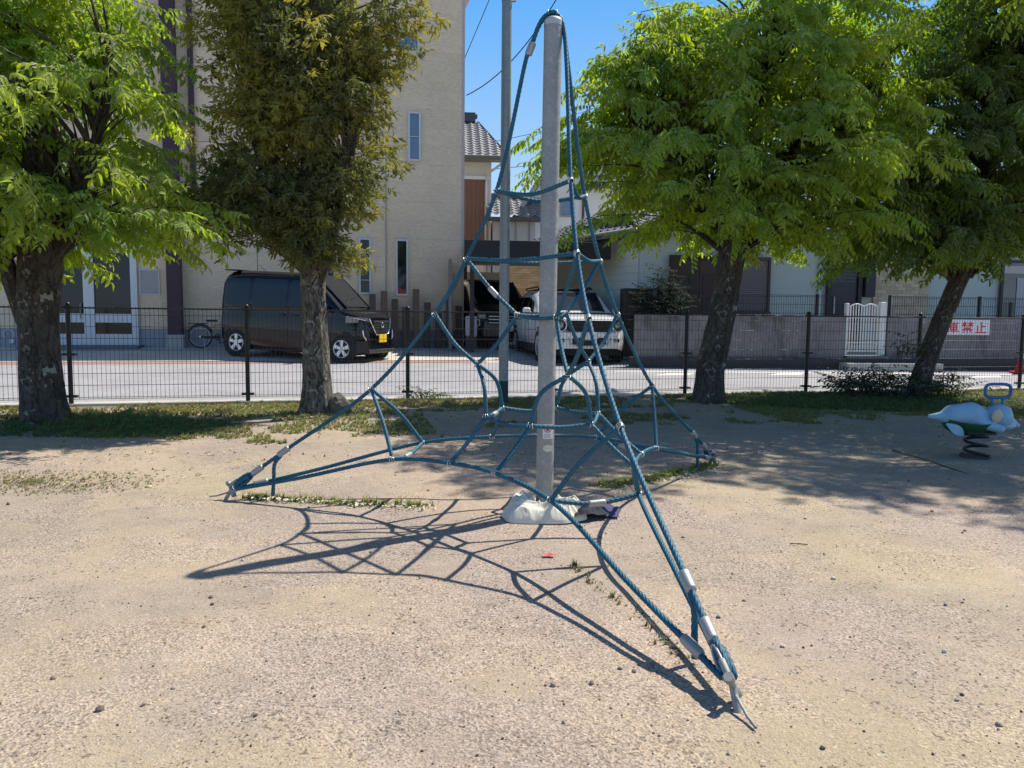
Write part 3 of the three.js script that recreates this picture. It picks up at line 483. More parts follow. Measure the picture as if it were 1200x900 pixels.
// o: trunk [[x,y,z,r]...], stems, ellipsoids [[cx,cy,cz,rx,ry,rz,count]], layered fans of sprays
function makeTree(name, label, o) {
  const t = thing(name, label, 'tree', [o.trunk[0][0], 0, o.trunk[0][2]], 0, o.group), r = rng(o.seed), ox = o.trunk[0][0], oz = o.trunk[0][2];
  const loc = (a) => V(a[0] - ox, a[1], a[2] - oz);
  const trunkGeo = (path, sd, flare) => {
    const pts = curvePts(path.map(loc), 0.05), rad = path.map((p) => p[3] * (o.thick ?? 0.86));
    return sweep(pts, (u) => { const k = u * (rad.length - 1), i = Math.min(rad.length - 2, Math.floor(k)); return lerp(rad[i], rad[i + 1], k - i); }, 36, {
      round: 1, cap: true, disp: (a, s) => {
        const c = Math.cos(a), d = Math.sin(a);
        let q = 1 + 0.16 * (vn3(c * 1.3 + 9 + sd, d * 1.3 + 9, s * 1.1) - 0.5) + 0.12 * (vn3(c * 4 + 9, d * 4 + 19 + sd, s * 3.2) - 0.5) + 0.07 * (vn3(c * 10 + 19, d * 10 + 9, s * 9 + sd) - 0.5);
        if (flare) { const f = Math.exp(-s / 0.16); q *= 1 + f * (0.35 + 0.28 * Math.cos(a * 5 + sd) + 0.15 * Math.cos(a * 3 + 1)); }
        if (o.groove) { let da = Math.abs(((a - o.groove + 9.42) % 6.283) - 3.1416); q *= 1 - 0.22 * Math.exp(-da * da / 0.05) * (0.7 + 0.5 * vnoise(s * 5, 3)) + 0.08 * Math.exp(-(da - 0.5) * (da - 0.5) / 0.03); }
        return q;
      },
    });
  };
  obj('trunk', trunkGeo(o.trunk, o.seed, true), o.bark, t);
  (o.stems ?? []).forEach((s, i) => obj('limb', trunkGeo(s, o.seed + 3 + i, false), o.bark, t));
  // where limbs start: the upper trunk and the stems
  const anchors = []; for (const s of [o.trunk, ...(o.stems ?? [])]) for (const p of curvePts(s.map(loc), 0.1)) if (p.y > o.limbFrom) anchors.push(p);
  const lists = [[], [], []], twigs = [];
  for (const [cx, cy, cz, rx, ry, rz, n] of o.crown) for (let i = 0; i < n; i++) {
    // a point in the shell of a lumpy ellipsoid
    const th = r() * 2 * Math.PI, cz0 = r() * 2 - 1, q = Math.sqrt(1 - cz0 * cz0), d = V(q * Math.cos(th), cz0, q * Math.sin(th));
    const lm = o.lump ?? 0.5, lump = 1.03 - lm / 2 + lm * vn3(d.x * 2.2 + 5 + o.seed, d.y * 2.2 + 5, d.z * 2.2 + 5), rad = lump * Math.pow(lerp(o.core ?? 0.12, 1, r()), 0.5);
    const c = V(cx - ox, cy, cz - oz), p = V(d.x * rx * rad, d.y * ry * rad, d.z * rz * rad).add(c);
    if (p.y < o.floor + 0.25 * r()) continue;
    let a = anchors[0], best = 1e9; for (const w of anchors) { const e = w.distanceTo(p) + Math.max(0, w.y - p.y + 0.5) * 1.6 + r() * 0.25; if (e < best) { best = e; a = w; } }
    const out = V(p.x - a.x, 0, p.z - a.z); if (out.length() < 0.05) out.set(r() - 0.5, 0, r() - 0.5); out.normalize();
    const az = Math.atan2(-out.z, out.x) + (r() - 0.5) * 0.9;
    const start = p.clone().addScaledVector(V(Math.cos(az), 0, -Math.sin(az)), -o.fan * 0.5);
    const mid = a.clone().lerp(start, 0.55); mid.y += 0.12 * a.distanceTo(start);
    if (a.distanceTo(start) > 0.25) twigs.push(sweep(curvePts([a, mid, start], 0.16), (u) => lerp(0.016 + 0.012 * Math.min(1.5, a.distanceTo(start)), 0.004, u), 5));
    // fan of sprays
    const tip = o.fan * (0.75 + 0.5 * r()), droop = (o.fanDroop ?? 0.35) * (0.5 + r()), lift = o.lift ?? 0.12;
    const tone = o.tone(p, r, d, start), jit = o.jit ?? 1;
    const at = (s) => start.clone().add(V(Math.cos(az) * s, lift * s - droop * s * s / tip, -Math.sin(az) * s));
    for (let s = 0.04; s < tip; s += o.step) for (const sd of [-1, 1]) {
      const e = at(s + r() * 0.03), sa = az + sd * (56 - 30 * s / tip) * R + jit * 1.3 * (r() - 0.5), k = (0.72 + 0.5 * r()) * (o.scale ?? 1);
      const qn = eul((r() - 0.5) * 1.5 * jit, sa, (lift - 2 * droop * s / tip) * 0.9 - 0.06 + (r() - 0.5) * 0.9 * jit, 'YZX'); e.add(V((r() - 0.5) * 0.12 * jit, (r() - 0.5) * 0.16 * jit, (r() - 0.5) * 0.12 * jit));
      const v = 0.82 + 0.36 * r(); lists[Math.floor(r() * 3)].push({ m: mtx(e, qn, k), c: lin(tone[0] * v, tone[1] * v, tone[2] * v) });
    }
    const qn = eul(0, az, lift - 2 * droop * 0.9, 'YZX'); lists[Math.floor(r() * 3)].push({ m: mtx(at(tip), qn, o.scale ?? 1), c: lin(...tone) });
    twigs.push(sweep([at(0), at(tip * 0.5), at(tip)], (u) => lerp(0.005, 0.002, u), 4));
  }
  obj('branches', twigs, o.bark, t);
  const crown = sub('crown', t);
  o.sprays.forEach((g, i) => { const m = instanced('foliage', g, o.leaf, lists[i], crown); m.userData.kind = 'stuff'; });
  return t;
}
const greenTone = (p, r, d) => { const k = r(); return [lerp(0.24, 0.44, k), lerp(0.40, 0.55, k), lerp(0.008, 0.012, k)]; };
const treeGroup = undefined;
makeTree('broadleaf_tree', 'bright green tree with thick forked trunk beside the entrance end of the fence', {
  seed: 3, lump: 0.7, thick: 0.84, bark: barkA, leaf: greenLeaf, sprays: sprayG, tone: greenTone, floor: 1.72, limbFrom: 1.6, fan: 0.62, step: 0.098, fanDroop: 0.3,
  trunk: [[-4.79, -0.05, -7.85, 0.245], [-4.82, 0.5, -7.85, 0.235], [-4.83, 1.1, -7.85, 0.235], [-4.76, 1.7, -7.82, 0.22], [-4.7, 2.6, -7.8, 0.15], [-4.75, 3.8, -7.8, 0.08], [-4.8, 5, -7.8, 0.03]],
  stems: [[[-4.95, 1.05, -7.83, 0.1], [-5.06, 1.5, -7.8, 0.105], [-5.25, 2.1, -7.75, 0.09], [-5.5, 3.2, -7.6, 0.05]], [[-4.7, 1.5, -7.8, 0.1], [-4.45, 2.0, -7.75, 0.085], [-4.1, 2.8, -7.7, 0.05], [-3.9, 3.4, -7.7, 0.03]]],
  crown: [[-4.95, 2.95, -7.7, 1.6, 1.35, 1.6, 215], [-5.1, 4.3, -7.7, 1.3, 1.2, 1.4, 110], [-4.75, 2.1, -7.5, 1.55, 0.45, 1.3, 62]],
});
makeTree('evergreen_oak', 'dark olive tree with grey seamed trunk before the black van', {
  seed: 8, bark: barkB, leaf: oakLeaf, sprays: sprayOak, floor: 1.62, limbFrom: 1.5, fan: 0.34, step: 0.05, fanDroop: 0.2, groove: 4.9, core: 0.1, lift: 0.3,
  tone: (p, r, d) => { const k = r(), y = sstep(0.42, 0.62, vn3(p.x * 1.6 + 9, p.y * 1.6 + 9, p.z * 1.6 + 9) + 0.3 * (r() - 0.5)); return [lerp(lerp(0.11, 0.19, k), 0.38, y), lerp(lerp(0.13, 0.21, k), 0.35, y), lerp(lerp(0.02, 0.028, k), 0.04, y)]; },
  trunk: [[-2.22, -0.05, -8.73, 0.2], [-2.22, 0.4, -8.73, 0.17], [-2.24, 0.9, -8.73, 0.155], [-2.26, 1.5, -8.73, 0.15], [-2.28, 2.2, -8.72, 0.12], [-2.22, 3.4, -8.7, 0.07], [-2.2, 5.4, -8.7, 0.025]],
  stems: [[[-2.2, 1.5, -8.7, 0.08], [-1.95, 2.3, -8.65, 0.07], [-1.7, 3.4, -8.6, 0.04]], [[-2.3, 1.6, -8.7, 0.07], [-2.6, 2.3, -8.6, 0.06], [-2.9, 3.3, -8.5, 0.035]]],
  jit: 1.8, lump: 1.0, crown: [[-2.42, 3.4, -8.65, 0.9, 1.25, 0.95, 240], [-2.5, 4.7, -8.65, 0.85, 1.2, 0.95, 155], [-2.62, 2.4, -8.6, 0.8, 0.5, 0.75, 75], [-2.24, 1.95, -8.6, 0.32, 0.5, 0.34, 44], [-1.35, 4.5, -8.6, 0.35, 0.8, 0.4, 9], [-1.62, 3.85, -8.6, 0.38, 0.45, 0.4, 30]],
});
makeTree('broadleaf_tree', 'wide spreading green tree with straight dark trunk behind the rope net', {
  seed: 15, lump: 0.75, bark: barkA, leaf: greenLeaf, sprays: sprayG, tone: greenTone, floor: 2.12, limbFrom: 1.9, fan: 0.72, step: 0.098, fanDroop: 0.3,
  trunk: [[2.62, -0.05, -10.25, 0.22], [2.66, 0.5, -10.25, 0.205], [2.76, 1.1, -10.25, 0.19], [2.86, 1.9, -10.22, 0.175], [2.9, 2.6, -10.2, 0.15], [3.1, 4, -10.1, 0.09], [3.5, 6.6, -9.8, 0.03]],
  stems: [[[2.86, 2.1, -10.2, 0.1], [2.5, 2.7, -10.1, 0.085], [1.9, 3.3, -10, 0.05], [1.4, 3.7, -9.9, 0.03]], [[2.9, 2.3, -10.2, 0.1], [3.4, 2.9, -10.1, 0.08], [4.0, 3.5, -10, 0.05], [4.6, 3.9, -10, 0.03]], [[3.05, 3.6, -10.15, 0.09], [3.3, 4.8, -9.8, 0.07], [3.6, 5.8, -9.3, 0.05], [3.9, 6.4, -8.8, 0.03]]],
  crown: [[3.05, 3.5, -10.2, 2.15, 1.25, 1.9, 330], [3.2, 4.5, -10.0, 1.8, 1.0, 1.6, 150], [3.9, 6.3, -8.75, 1.15, 0.85, 1.0, 70], [2.9, 2.5, -10.0, 1.9, 0.45, 1.7, 70], [0.95, 3.35, -10.3, 0.75, 0.45, 0.5, 14], [1.7, 4.1, -10.0, 0.7, 0.5, 0.7, 30]],
});
makeTree('broadleaf_tree', 'dense deep green tree with leaning trunk above the leafy shrub', {
  seed: 23, thick: 0.74, lump: 0.75, bark: barkA, leaf: greenLeaf, sprays: sprayG, floor: 1.9, limbFrom: 1.7, fan: 0.7, step: 0.098, fanDroop: 0.3,
  tone: (p, r) => { const k = r(); return [lerp(0.10, 0.20, k), lerp(0.20, 0.30, k), lerp(0.008, 0.012, k)]; },
  trunk: [[5.82, -0.05, -11.08, 0.19], [5.90, 0.3, -11.08, 0.175], [6.07, 0.9, -11.08, 0.165], [6.26, 1.5, -11.05, 0.16], [6.45, 2.1, -11, 0.14], [6.6, 3.6, -10.9, 0.09], [6.7, 6.5, -10.8, 0.03]],
  stems: [[[6.38, 1.6, -11.05, 0.09], [5.95, 2.1, -11, 0.075], [5.3, 2.7, -10.9, 0.04], [4.9, 3.1, -10.8, 0.02]], [[6.45, 1.8, -11, 0.09], [6.9, 2.5, -10.9, 0.07], [7.5, 3.2, -10.8, 0.03]]],
  crown: [[6.45, 3.5, -10.9, 2.15, 1.5, 2.0, 340], [7.2, 5.5, -11.2, 1.8, 1.4, 1.7, 170], [5.7, 2.35, -10.8, 1.3, 0.5, 1.2, 60]],
});
makeTree('broadleaf_tree', 'tall green tree beyond the spring rider casting shade over it', {
  seed: 29, bark: barkA, leaf: greenLeaf, sprays: sprayG, tone: greenTone, floor: 4.3, limbFrom: 3, fan: 0.75, step: 0.09, fanDroop: 0.3,
  trunk: [[7.6, -0.05, -8.6, 0.24], [7.6, 1, -8.6, 0.2], [7.55, 3, -8.6, 0.17], [7.4, 5, -8.6, 0.1], [7.3, 7.4, -8.6, 0.03]],
  crown: [[7.0, 6.1, -8.6, 1.9, 1.6, 1.6, 190]],
});

// ---------------------------------------------------------------- shrubs and weeds
function shrub(name, label, pos, n, rx, h, leafL, tone, seed, m = greenLeaf) {
  const t = thing(name, label, 'shrub', pos), r = rng(seed), g = spray(seed + 1, { n: 9, len: 0.3, leaf: leafL, wide: 0.4, droop: 0.15, hang: 0.15 }), list = [], st = [];
  for (let i = 0; i < n; i++) {
    const a = r() * 6.283, q = Math.sqrt(r()), b = V(Math.cos(a) * q * rx * 0.55, 0, Math.sin(a) * q * rx * 0.4), e = V(Math.cos(a) * q * rx, h * (1 - 0.55 * q) * (0.5 + 0.6 * r()), Math.sin(a) * q * rx * 0.65), mid = b.clone().lerp(e, 0.5).add(V(0, 0.12 * h, 0));
    st.push(sweep(curvePts([b, mid, e], 0.1), (u) => lerp(0.008, 0.003, u), 4));
    const pts = curvePts([b, mid, e], 0.1); for (let k = 1; k < pts.length; k++) list.push({ m: mtx(pts[k], eul((r() - 0.5) * 1.2, r() * 6.28, 0.5 * r(), 'YZX'), 0.6 + 0.5 * r()), c: lin(...tone.map((x) => x * (0.7 + 0.7 * r()))) });
  }
  obj('stems', st, barkA, t); instanced('foliage', g, m, list, t).userData.kind = 'stuff'; return t;
}
shrub('leafy_shrub', 'dark leafy shrub growing round the foot of the leaning tree', [5.3, 0.03, -11.0], 70, 0.85, 0.55, 0.085, [0.05, 0.085, 0.02], 51);
shrub('leafy_shrub', 'small leafy sucker on the street side of the leaning trunk', [6.35, 0.03, -11.2], 22, 0.42, 0.5, 0.08, [0.05, 0.085, 0.02], 53);
shrub('trunk_sprout', 'small leafy shoot sprouting from the side of the leaning trunk', [5.72, 0.62, -11.1], 7, 0.3, 0.5, 0.075, [0.05, 0.085, 0.02], 55);
shrub('dark_conifer_bush', 'dark bushy evergreen before the cream boarded wing', [3.25, 0.9, -16.9], 150, 0.7, 1.5, 0.06, [0.03, 0.045, 0.018], 57, oakLeaf);
shrub('weed_clump', 'low green weed clump growing at the fence post near the climbing net', [-1.15, 0.05, -10.05], 14, 0.3, 0.17, 0.045, [0.10, 0.14, 0.04], 59);

const bladeG = (() => { const pos = [], idx = [], r = rng(4); for (let b = 0; b < 8; b++) { const a = r() * 6.28, h = 0.6 + 0.5 * r(), l = 0.25 + 0.6 * r(), w = 0.05 + 0.05 * r(), x = (r() - 0.5) * 0.5, z = (r() - 0.5) * 0.5, c = Math.cos(a), s = Math.sin(a), k = pos.length / 3; const P = (t, e) => pos.push(x + c * l * t * t + -s * e * w * (1 - t), h * (t - 0.35 * t * t * l), z + s * l * t * t + c * e * w * (1 - t)); P(0, -1); P(0, 1); P(0.5, -1); P(0.5, 1); P(1, 0); idx.push(k, k + 1, k + 2, k + 1, k + 3, k + 2, k + 2, k + 3, k + 4); } const g = new THREE.BufferGeometry(); g.setAttribute('position', new THREE.Float32BufferAttribute(pos, 3)); g.setIndex(idx); const q = g.toNonIndexed(); q.computeVertexNormals(); return q; })();
const grassMat = new THREE.MeshPhysicalMaterial({ color: 0xffffff, roughness: 0.85, transmission: 0.3, thickness: 0, side: THREE.DoubleSide });
function grassPatch(label, pick, n, size, seed, tone = [0.15, 0.19, 0.05]) { // pick(r) -> [x, z] or null
  const r = rng(seed), list = [];
  for (let i = 0; i < n; i++) { const q = pick(r); if (!q) continue; const s = size * (0.55 + 0.8 * r()) * (q[2] ?? 1), k = r(); list.push({ m: mtx(V(q[0], parkY(q[0], q[1]) - 0.004, q[1]), eul((r() - 0.5) * 0.5, r() * 6.28, (r() - 0.5) * 0.5), V(s * 1.1, s * (0.6 + 0.7 * r()), s * 1.1)), c: lin(tone[0] * (0.7 + 0.8 * k), tone[1] * (0.75 + 0.5 * r()), tone[2] * (0.7 + 0.6 * k)) }); }
  const o = instanced('grass', bladeG, grassMat, list, scene); tag(o, label, 'grass', null, 'stuff'); return o;
}
const alongLine = (pts, w) => (r) => { const k = r() * (pts.length - 1), i = Math.min(pts.length - 2, Math.floor(k)), f = k - i, g = (r() + r() + r() - 1.5) * w; const x = lerp(pts[i][0], pts[i + 1][0], f), z = lerp(pts[i][1], pts[i + 1][1], f), dx = pts[i + 1][0] - pts[i][0], dz = pts[i + 1][1] - pts[i][1], L = Math.hypot(dx, dz); return [x - dz / L * g + (r() - 0.5) * 0.05, z + dx / L * g, 1 - Math.min(0.7, Math.abs(g) / w)]; };
grassPatch('green grass growing in a strip along the foot of the fence', (r) => { const s = lerp(-3, 18, r()), t = -0.1 - Math.pow(r(), 1.4) * 0.9, p = W2(s, t); return vnoise(p.x * 1.6 + 30, p.z * 1.6 + 30) + 0.5 * vnoise(p.x * 5, p.z * 5 + 50) > 0.62 ? [p.x, p.z] : null; }, 9000, 0.05, 61, [0.22, 0.24, 0.055]);
grassPatch('thin grass under the row of trees', (r) => { const s = lerp(-4, 18, r()), t = -0.4 - r() * 3.0, p = W2(s, t); const n = fbm(p.x * 0.9 + 11, p.z * 0.9 + 17, 4096, 3), f = vnoise(p.x * 6, p.z * 6 + 40), e = sstep(-3.4, -2.2, t + (n - 0.5) * 1.5); return (n + 0.35 * (f - 0.5)) * e > (s > 4 && s < 8 && t < -1.2 ? 0.6 : 0.33) ? [p.x, p.z] : null; }, 60000, 0.044, 62, [0.22, 0.25, 0.055]);
grassPatch('lush grass round the foot of the forked tree', (r) => { const a = r() * 6.28, q = Math.sqrt(r()); return [-4.3 + Math.cos(a) * q * 1.6, -7.65 + Math.sin(a) * q * 0.62, 1.2 - 0.5 * q]; }, 2300, 0.07, 63, [0.10, 0.17, 0.035]);
grassPatch('lush grass round the foot of the leaning tree', (r) => { const a = r() * 6.28, q = Math.sqrt(r()); return [5.0 + Math.cos(a) * q * 2.6, -10.5 + Math.sin(a) * q * 0.9]; }, 5000, 0.07, 68, [0.09, 0.15, 0.035]);
grassPatch('tuft of bright grass under the net rope by the smooth gravel', alongLine([[-1.68, -4.82], [-1.4, -4.78], [-1.0, -4.68], [-0.5, -4.62]], 0.09), 420, 0.055, 64, [0.24, 0.30, 0.05]);
grassPatch('tuft of bright grass under the rope near the spreading tree', alongLine([[0.58, -5.2], [1.0, -5.42], [1.3, -5.75], [1.62, -6.05]], 0.13), 520, 0.06, 65, [0.24, 0.30, 0.05]);
grassPatch('sparse weeds along the low rope to the shackle', alongLine([[0.3, -3.55], [0.36, -3.3], [0.5, -2.95], [0.6, -2.5]], 0.05), 120, 0.035, 66, [0.14, 0.16, 0.06]);
grassPatch('thin grass on the sand edge of the tree shadow', (r) => { const a = r() * 6.28, q = r(); return [-3.3 + Math.cos(a) * q * 0.9, -5.2 + Math.sin(a) * q * 0.4]; }, 1500, 0.022, 67, [0.24, 0.25, 0.08]);
{ // loose stones, litter of fallen leaves
  const r = rng(71), L = [], st = new THREE.IcosahedronGeometry(1, 1); { const p = st.attributes.position; for (let i = 0; i < p.count; i++) { const k = 0.7 + 0.6 * vn3(p.getX(i) * 1.7 + 5, p.getY(i) * 1.7 + 5, p.getZ(i) * 1.7 + 5); p.setXYZ(i, p.getX(i) * k, p.getY(i) * k * 0.65, p.getZ(i) * k); } st.computeVertexNormals(); }
  for (let i = 0; i < 9000; i++) { const d = 1.5 + Math.pow(r(), 1.5) * 8, a = (r() - 0.5) * 1.7, x = Math.sin(a) * d, z = -Math.cos(a) * d; if (tOf(x, z) > -0.2) continue; const s = 0.0016 + 0.0035 * Math.pow(r(), 5) + (r() < 0.02 ? 0.003 + 0.005 * r() : 0), k = r(), l = k < 0.3 ? 0.12 : k < 0.8 ? 0.26 : 0.5; L.push({ m: mtx(V(x, parkY(x, z) + s * 0.3, z), eul(r() * 6, r() * 6, r() * 6), s), c: lin(l * 1.08, l * 0.95, l * 0.8) }); }
  tag(instanced('pebbles', st, mat(1, 1, 1, 0.95), L, scene), 'small loose pebbles scattered over the sandy park ground', 'pebbles', null, 'stuff');
  const lg = grid(3, 2, (u, v) => [(u - 0.5), 0.18 * Math.cos((u - 0.5) * 4) + 0.1 * v, (v - 0.5) * 0.5 * (1 - Math.pow(2 * u - 1, 2) * 0.85)]), F = [];
  for (let i = 0; i < 2600; i++) { const s = lerp(-4, 17, r()), t = -0.2 - Math.pow(r(), 0.8) * 4.4, p = W2(s, t), k = 0.5 + 0.8 * r(); if (vnoise(p.x * 0.8 + 9, p.z * 0.8) < 0.35 * r() + 0.2) continue; F.push({ m: mtx(V(p.x, parkY(p.x, p.z) + 0.006, p.z), eul((r() - 0.5) * 0.8, r() * 6.28, (r() - 0.5) * 0.8), 0.018 + 0.03 * r()), c: lin(0.42 * k, 0.34 * k, 0.2 * k) }); }
  for (let i = 0; i < 150; i++) { const k = r(), x = lerp(-1.75, -0.5, k) + (r() - 0.5) * 0.2, z = lerp(-4.84, -4.6, k) + 0.1 * r(); F.push({ m: mtx(V(x, 0.012, z), eul((r() - 0.5), r() * 6.28, (r() - 0.5)), 0.015 + 0.02 * r()), c: lin(0.6, 0.55, 0.42) }); const k2 = r(), x2 = lerp(0.55, 1.6, k2) + (r() - 0.5) * 0.3, z2 = lerp(-5.05, -5.95, k2) + (r() - 0.3) * 0.25; F.push({ m: mtx(V(x2, 0.012, z2), eul((r() - 0.5), r() * 6.28, (r() - 0.5)), 0.015 + 0.02 * r()), c: lin(0.55, 0.5, 0.38) }); }
  tag(instanced('fallen_leaves', lg, mat(1, 1, 1, 0.9, 0, { side: THREE.DoubleSide }), F, scene), 'dry pale fallen leaves littering the ground under the trees', 'leaves', null, 'stuff');
}
{ // root burl of the seamed trunk as its own lump, timber edging, red scrap
  const st = new THREE.IcosahedronGeometry(0.13, 12), p = st.attributes.position; for (let i = 0; i < p.count; i++) { const a = p.getX(i), b = p.getY(i), c = p.getZ(i), k = 0.55 + 0.6 * vn3(a * 8 + 5, b * 8 + 5, c * 8 + 5) + 0.25 * vn3(a * 30 + 5, b * 30 + 5, c * 30 + 5) + 0.12 * vn3(a * 80 + 9, b * 80 + 5, c * 80 + 5); p.setXYZ(i, a * k, b * k * 1.1, c * k); } const s2 = mergeVertices(st.deleteAttribute('normal').deleteAttribute('uv')); s2.computeVertexNormals();
  const o = obj('root_burl', s2, mat(0.12, 0.105, 0.085, 0.95)); o.position.set(-1.98, 0.08, -8.72); tag(o, 'rounded grey root burl at the foot of the seamed trunk', 'stone');
  const e = obj('timber_edging', sweep([V(0, 0.004, 0), V(0.06, 0.006, 0.5), V(0.07, 0.0, 1.05)], 0.006, 6, { cap: true }), mat(0.09, 0.08, 0.07, 0.9)); e.position.set(3.42, 0, -6.83); tag(e, 'thin dark edging half buried beside the spring rider', 'edging');
  const rd = obj('red_scrap', grid(6, 4, (u, v) => [(u - 0.5) * 0.055, 0.006 + 0.01 * vnoise(u * 3, v * 3 + 8), (v - 0.5) * 0.03]), mat(0.62, 0.06, 0.07, 0.6, 0, { side: THREE.DoubleSide })); rd.position.set(0.19, parkY(0.19, -3.67), -3.67); tag(rd, 'small torn red scrap lying on the sand before the pole', 'scrap');
  const tw = obj('fallen_twig', sweep([V(0, 0.008, 0), V(0.04, 0.012, 0.014), V(0.09, 0.006, 0.005)], 0.003, 5, { cap: true }), mat(0.09, 0.075, 0.06, 0.9)); tw.position.set(1.45, 0, -3.9); tag(tw, 'thin dry twig lying alone on the open sand', 'twig');
}

// ---------------------------------------------------------------- rope climbing pyramid
{
  const N = {
    LE1: [-0.102, 1.895, -4.563], FE1: [0.3, 1.886, -4.146], RE1: [0.426, 1.891, -4.709], LE2: [-0.278, 1.505, -4.615], FE2: [0.326, 1.491, -3.976], RE2: [0.538, 1.515, -4.841],
    LE3: [-0.472, 1.175, -4.676], FE3: [0.371, 1.162, -3.777], RE3: [0.677, 1.187, -4.994], LE4: [-0.884, 0.703, -4.808], FE4: [0.48, 0.688, -3.351], RE4: [0.974, 0.696, -5.32],
    LC: [0.026, 1.175, -4.519], FC: [0.242, 1.164, -4.29], RC: [0.317, 1.188, -4.6], LA: [-0.209, 0.881, -4.592], FA: [0.295, 0.861, -4.053], RA: [0.474, 0.893, -4.782],
    'LB+': [-0.058, 0.602, -4.72], 'FB+': [0.103, 0.578, -4.12], 'RB+': [0.52, 0.592, -4.586], 'LB-': [-0.147, 0.59, -4.398], 'FB-': [0.439, 0.579, -4.201], 'RB-': [0.281, 0.597, -4.811],
    'LD+': [-0.126, 0.383, -4.968], 'FD+': [-0.082, 0.355, -3.936], 'RD+': [0.778, 0.353, -4.543], 'LD-': [-0.34, 0.348, -4.231], 'FD-': [0.671, 0.357, -4.121], 'RD-': [0.225, 0.38, -5.058],
    'LP+': [-0.576, 0.342, -4.946], 'FP+': [0.187, 0.305, -3.56], 'RP+': [0.948, 0.319, -4.964], 'LP-': [-0.704, 0.313, -4.507], 'FP-': [0.622, 0.313, -3.671], 'RP-': [0.591, 0.338, -5.271],
  };
  const AX = V(0.198, 0, -4.465), n = Object.fromEntries(Object.entries(N).map(([k, v]) => [k, V(v[0] - AX.x, v[1], v[2] - AX.z)]));
  const anc = { L: V(-1.784 - AX.x, 0.05, -4.781 - AX.z), R: V(1.624 - AX.x, 0.05, -6.048 - AX.z), F: V(0.6805 - AX.x, 0.055, -2.218 - AX.z) };
  const net = thing('rope_climbing_pyramid', 'blue rope climbing net slung from a grey steel pole to three ground shackles', 'climbing net', [AX.x, 0, AX.z]);
  const ropeTex = texPair(256, (u, v, i, j) => { const f = hsh(i, j, 6), a = vnoise(u * 40, v * 40, 40, 4), b = fbm(u * 3, v * 3, 3, 3, 12); const l = 0.85 + 0.3 * (f - 0.5) + 0.3 * (a - 0.5) + 0.4 * (b - 0.5), w = sstep(0.55, 0.8, b) * 0.45; return [lerp(0.012, 0.11, w) * l, lerp(0.125, 0.22, w) * l, lerp(0.20, 0.26, w) * l, f]; });
  ropeTex.forEach((t) => t.repeat.set(5, 2));
  const ropeM = new THREE.MeshStandardMaterial({ map: ropeTex[0], roughness: 0.6 }), alum = mat(0.36, 0.365, 0.36, 0.5, 0.45), wire = mat(0.62, 0.62, 0.6, 0.35, 0.7);
  const RR = 0.0112;
  const rope = (pts, r = RR, name = 'rope', parent = net) => obj(name, sweep(curvePts(pts, 0.010), r * 1.12, 18, { lobes: 6, lobeAmp: 0.34, twist: 40, cap: true }), ropeM, parent);
  const sag = (a, b, d, side) => { const m = a.clone().lerp(b, 0.5); m.y -= d; if (side) m.add(side); return [a, m, b]; };
  // pole
  const H = 2.815;
  const pole = obj('pole', sweep([V(0, -0.02, 0), V(0.003, 0.9, 0), V(0.006, 1.8, 0), V(0.012, H, 0)], 0.0508, 32, { cap: true }), galv, net);
  { const c = new THREE.SphereGeometry(0.0525, 28, 8, 0, 6.2832, 0, Math.PI / 2); c.scale(1, 0.55, 1); c.translate(0.012, H - 0.004, 0); obj('cap', [c, (() => { const q = new THREE.CylinderGeometry(0.0525, 0.0525, 0.025, 28, 1, true); q.translate(0.012, H - 0.016, 0); return q; })()], mat(0.5, 0.51, 0.5, 0.5, 0.4), pole); }
  { const cv = document.createElement('canvas'); cv.width = 128; cv.height = 192; const c = cv.getContext('2d'); c.fillStyle = '#dfe3df'; c.fillRect(0, 0, 128, 192); c.lineWidth = 11; c.strokeStyle = '#b8323a'; c.beginPath(); c.arc(62, 58, 46, 0, 6.3); c.stroke(); c.fillStyle = '#c0333a'; c.beginPath(); c.ellipse(58, 64, 24, 26, 0, 0, 6.3); c.fill(); c.fillStyle = '#e39a55'; c.beginPath(); c.arc(66, 44, 15, 0, 6.3); c.fill(); c.fillStyle = '#8fa19b'; for (const [y, w] of [[128, 90], [142, 96], [156, 70], [170, 84]]) c.fillRect(16, y, w, 6);
    const t = new THREE.CanvasTexture(cv); t.colorSpace = THREE.SRGBColorSpace;
    const y0 = 0.46, g = grid(10, 1, (u, v) => { const a = lerp(-0.35, 0.85, u); return [0.0528 * Math.sin(a) + 0.0015, lerp(y0, y0 + 0.088, v), 0.0528 * Math.cos(a)]; }); obj('warning_sticker', g, new THREE.MeshStandardMaterial({ map: t, roughness: 0.5 }), pole);
    const o = new THREE.CircleGeometry(1, 28), p = o.attributes.position; for (let i = 0; i < p.count; i++) { const a = 0.27 + p.getX(i) * 0.58, y = p.getY(i) * 0.021; p.setXYZ(i, 0.0528 * Math.sin(a) + 0.0012, 0.405 + y, 0.0528 * Math.cos(a)); } o.computeVertexNormals(); obj('oval_sticker', o, mat(0.66, 0.64, 0.46, 0.5), pole); }
  // edge ropes; the two right-hand ropes run over the pole top and are swaged to the third
  const top = V(0.012, H + 0.037, 0), f0 = V(-0.098, 2.715, 0.0), f1 = V(-0.125, 2.655, 0);
  const over = (dz) => [V(0.072, 2.76, dz), V(0.052, 2.825, dz), V(0.012, H + 0.046, dz), V(-0.04, H + 0.018, dz * 0.8), V(-0.075, 2.775, dz * 0.7), V(-0.104, 2.69, dz * 0.4)];
  const foot = {};
  for (const e of ['L', 'F', 'R']) { const d = anc[e].clone().sub(n[e + 'E4']), L = d.length(); d.normalize(); foot[e] = { d, at: (k) => anc[e].clone().addScaledVector(d, -k) }; }
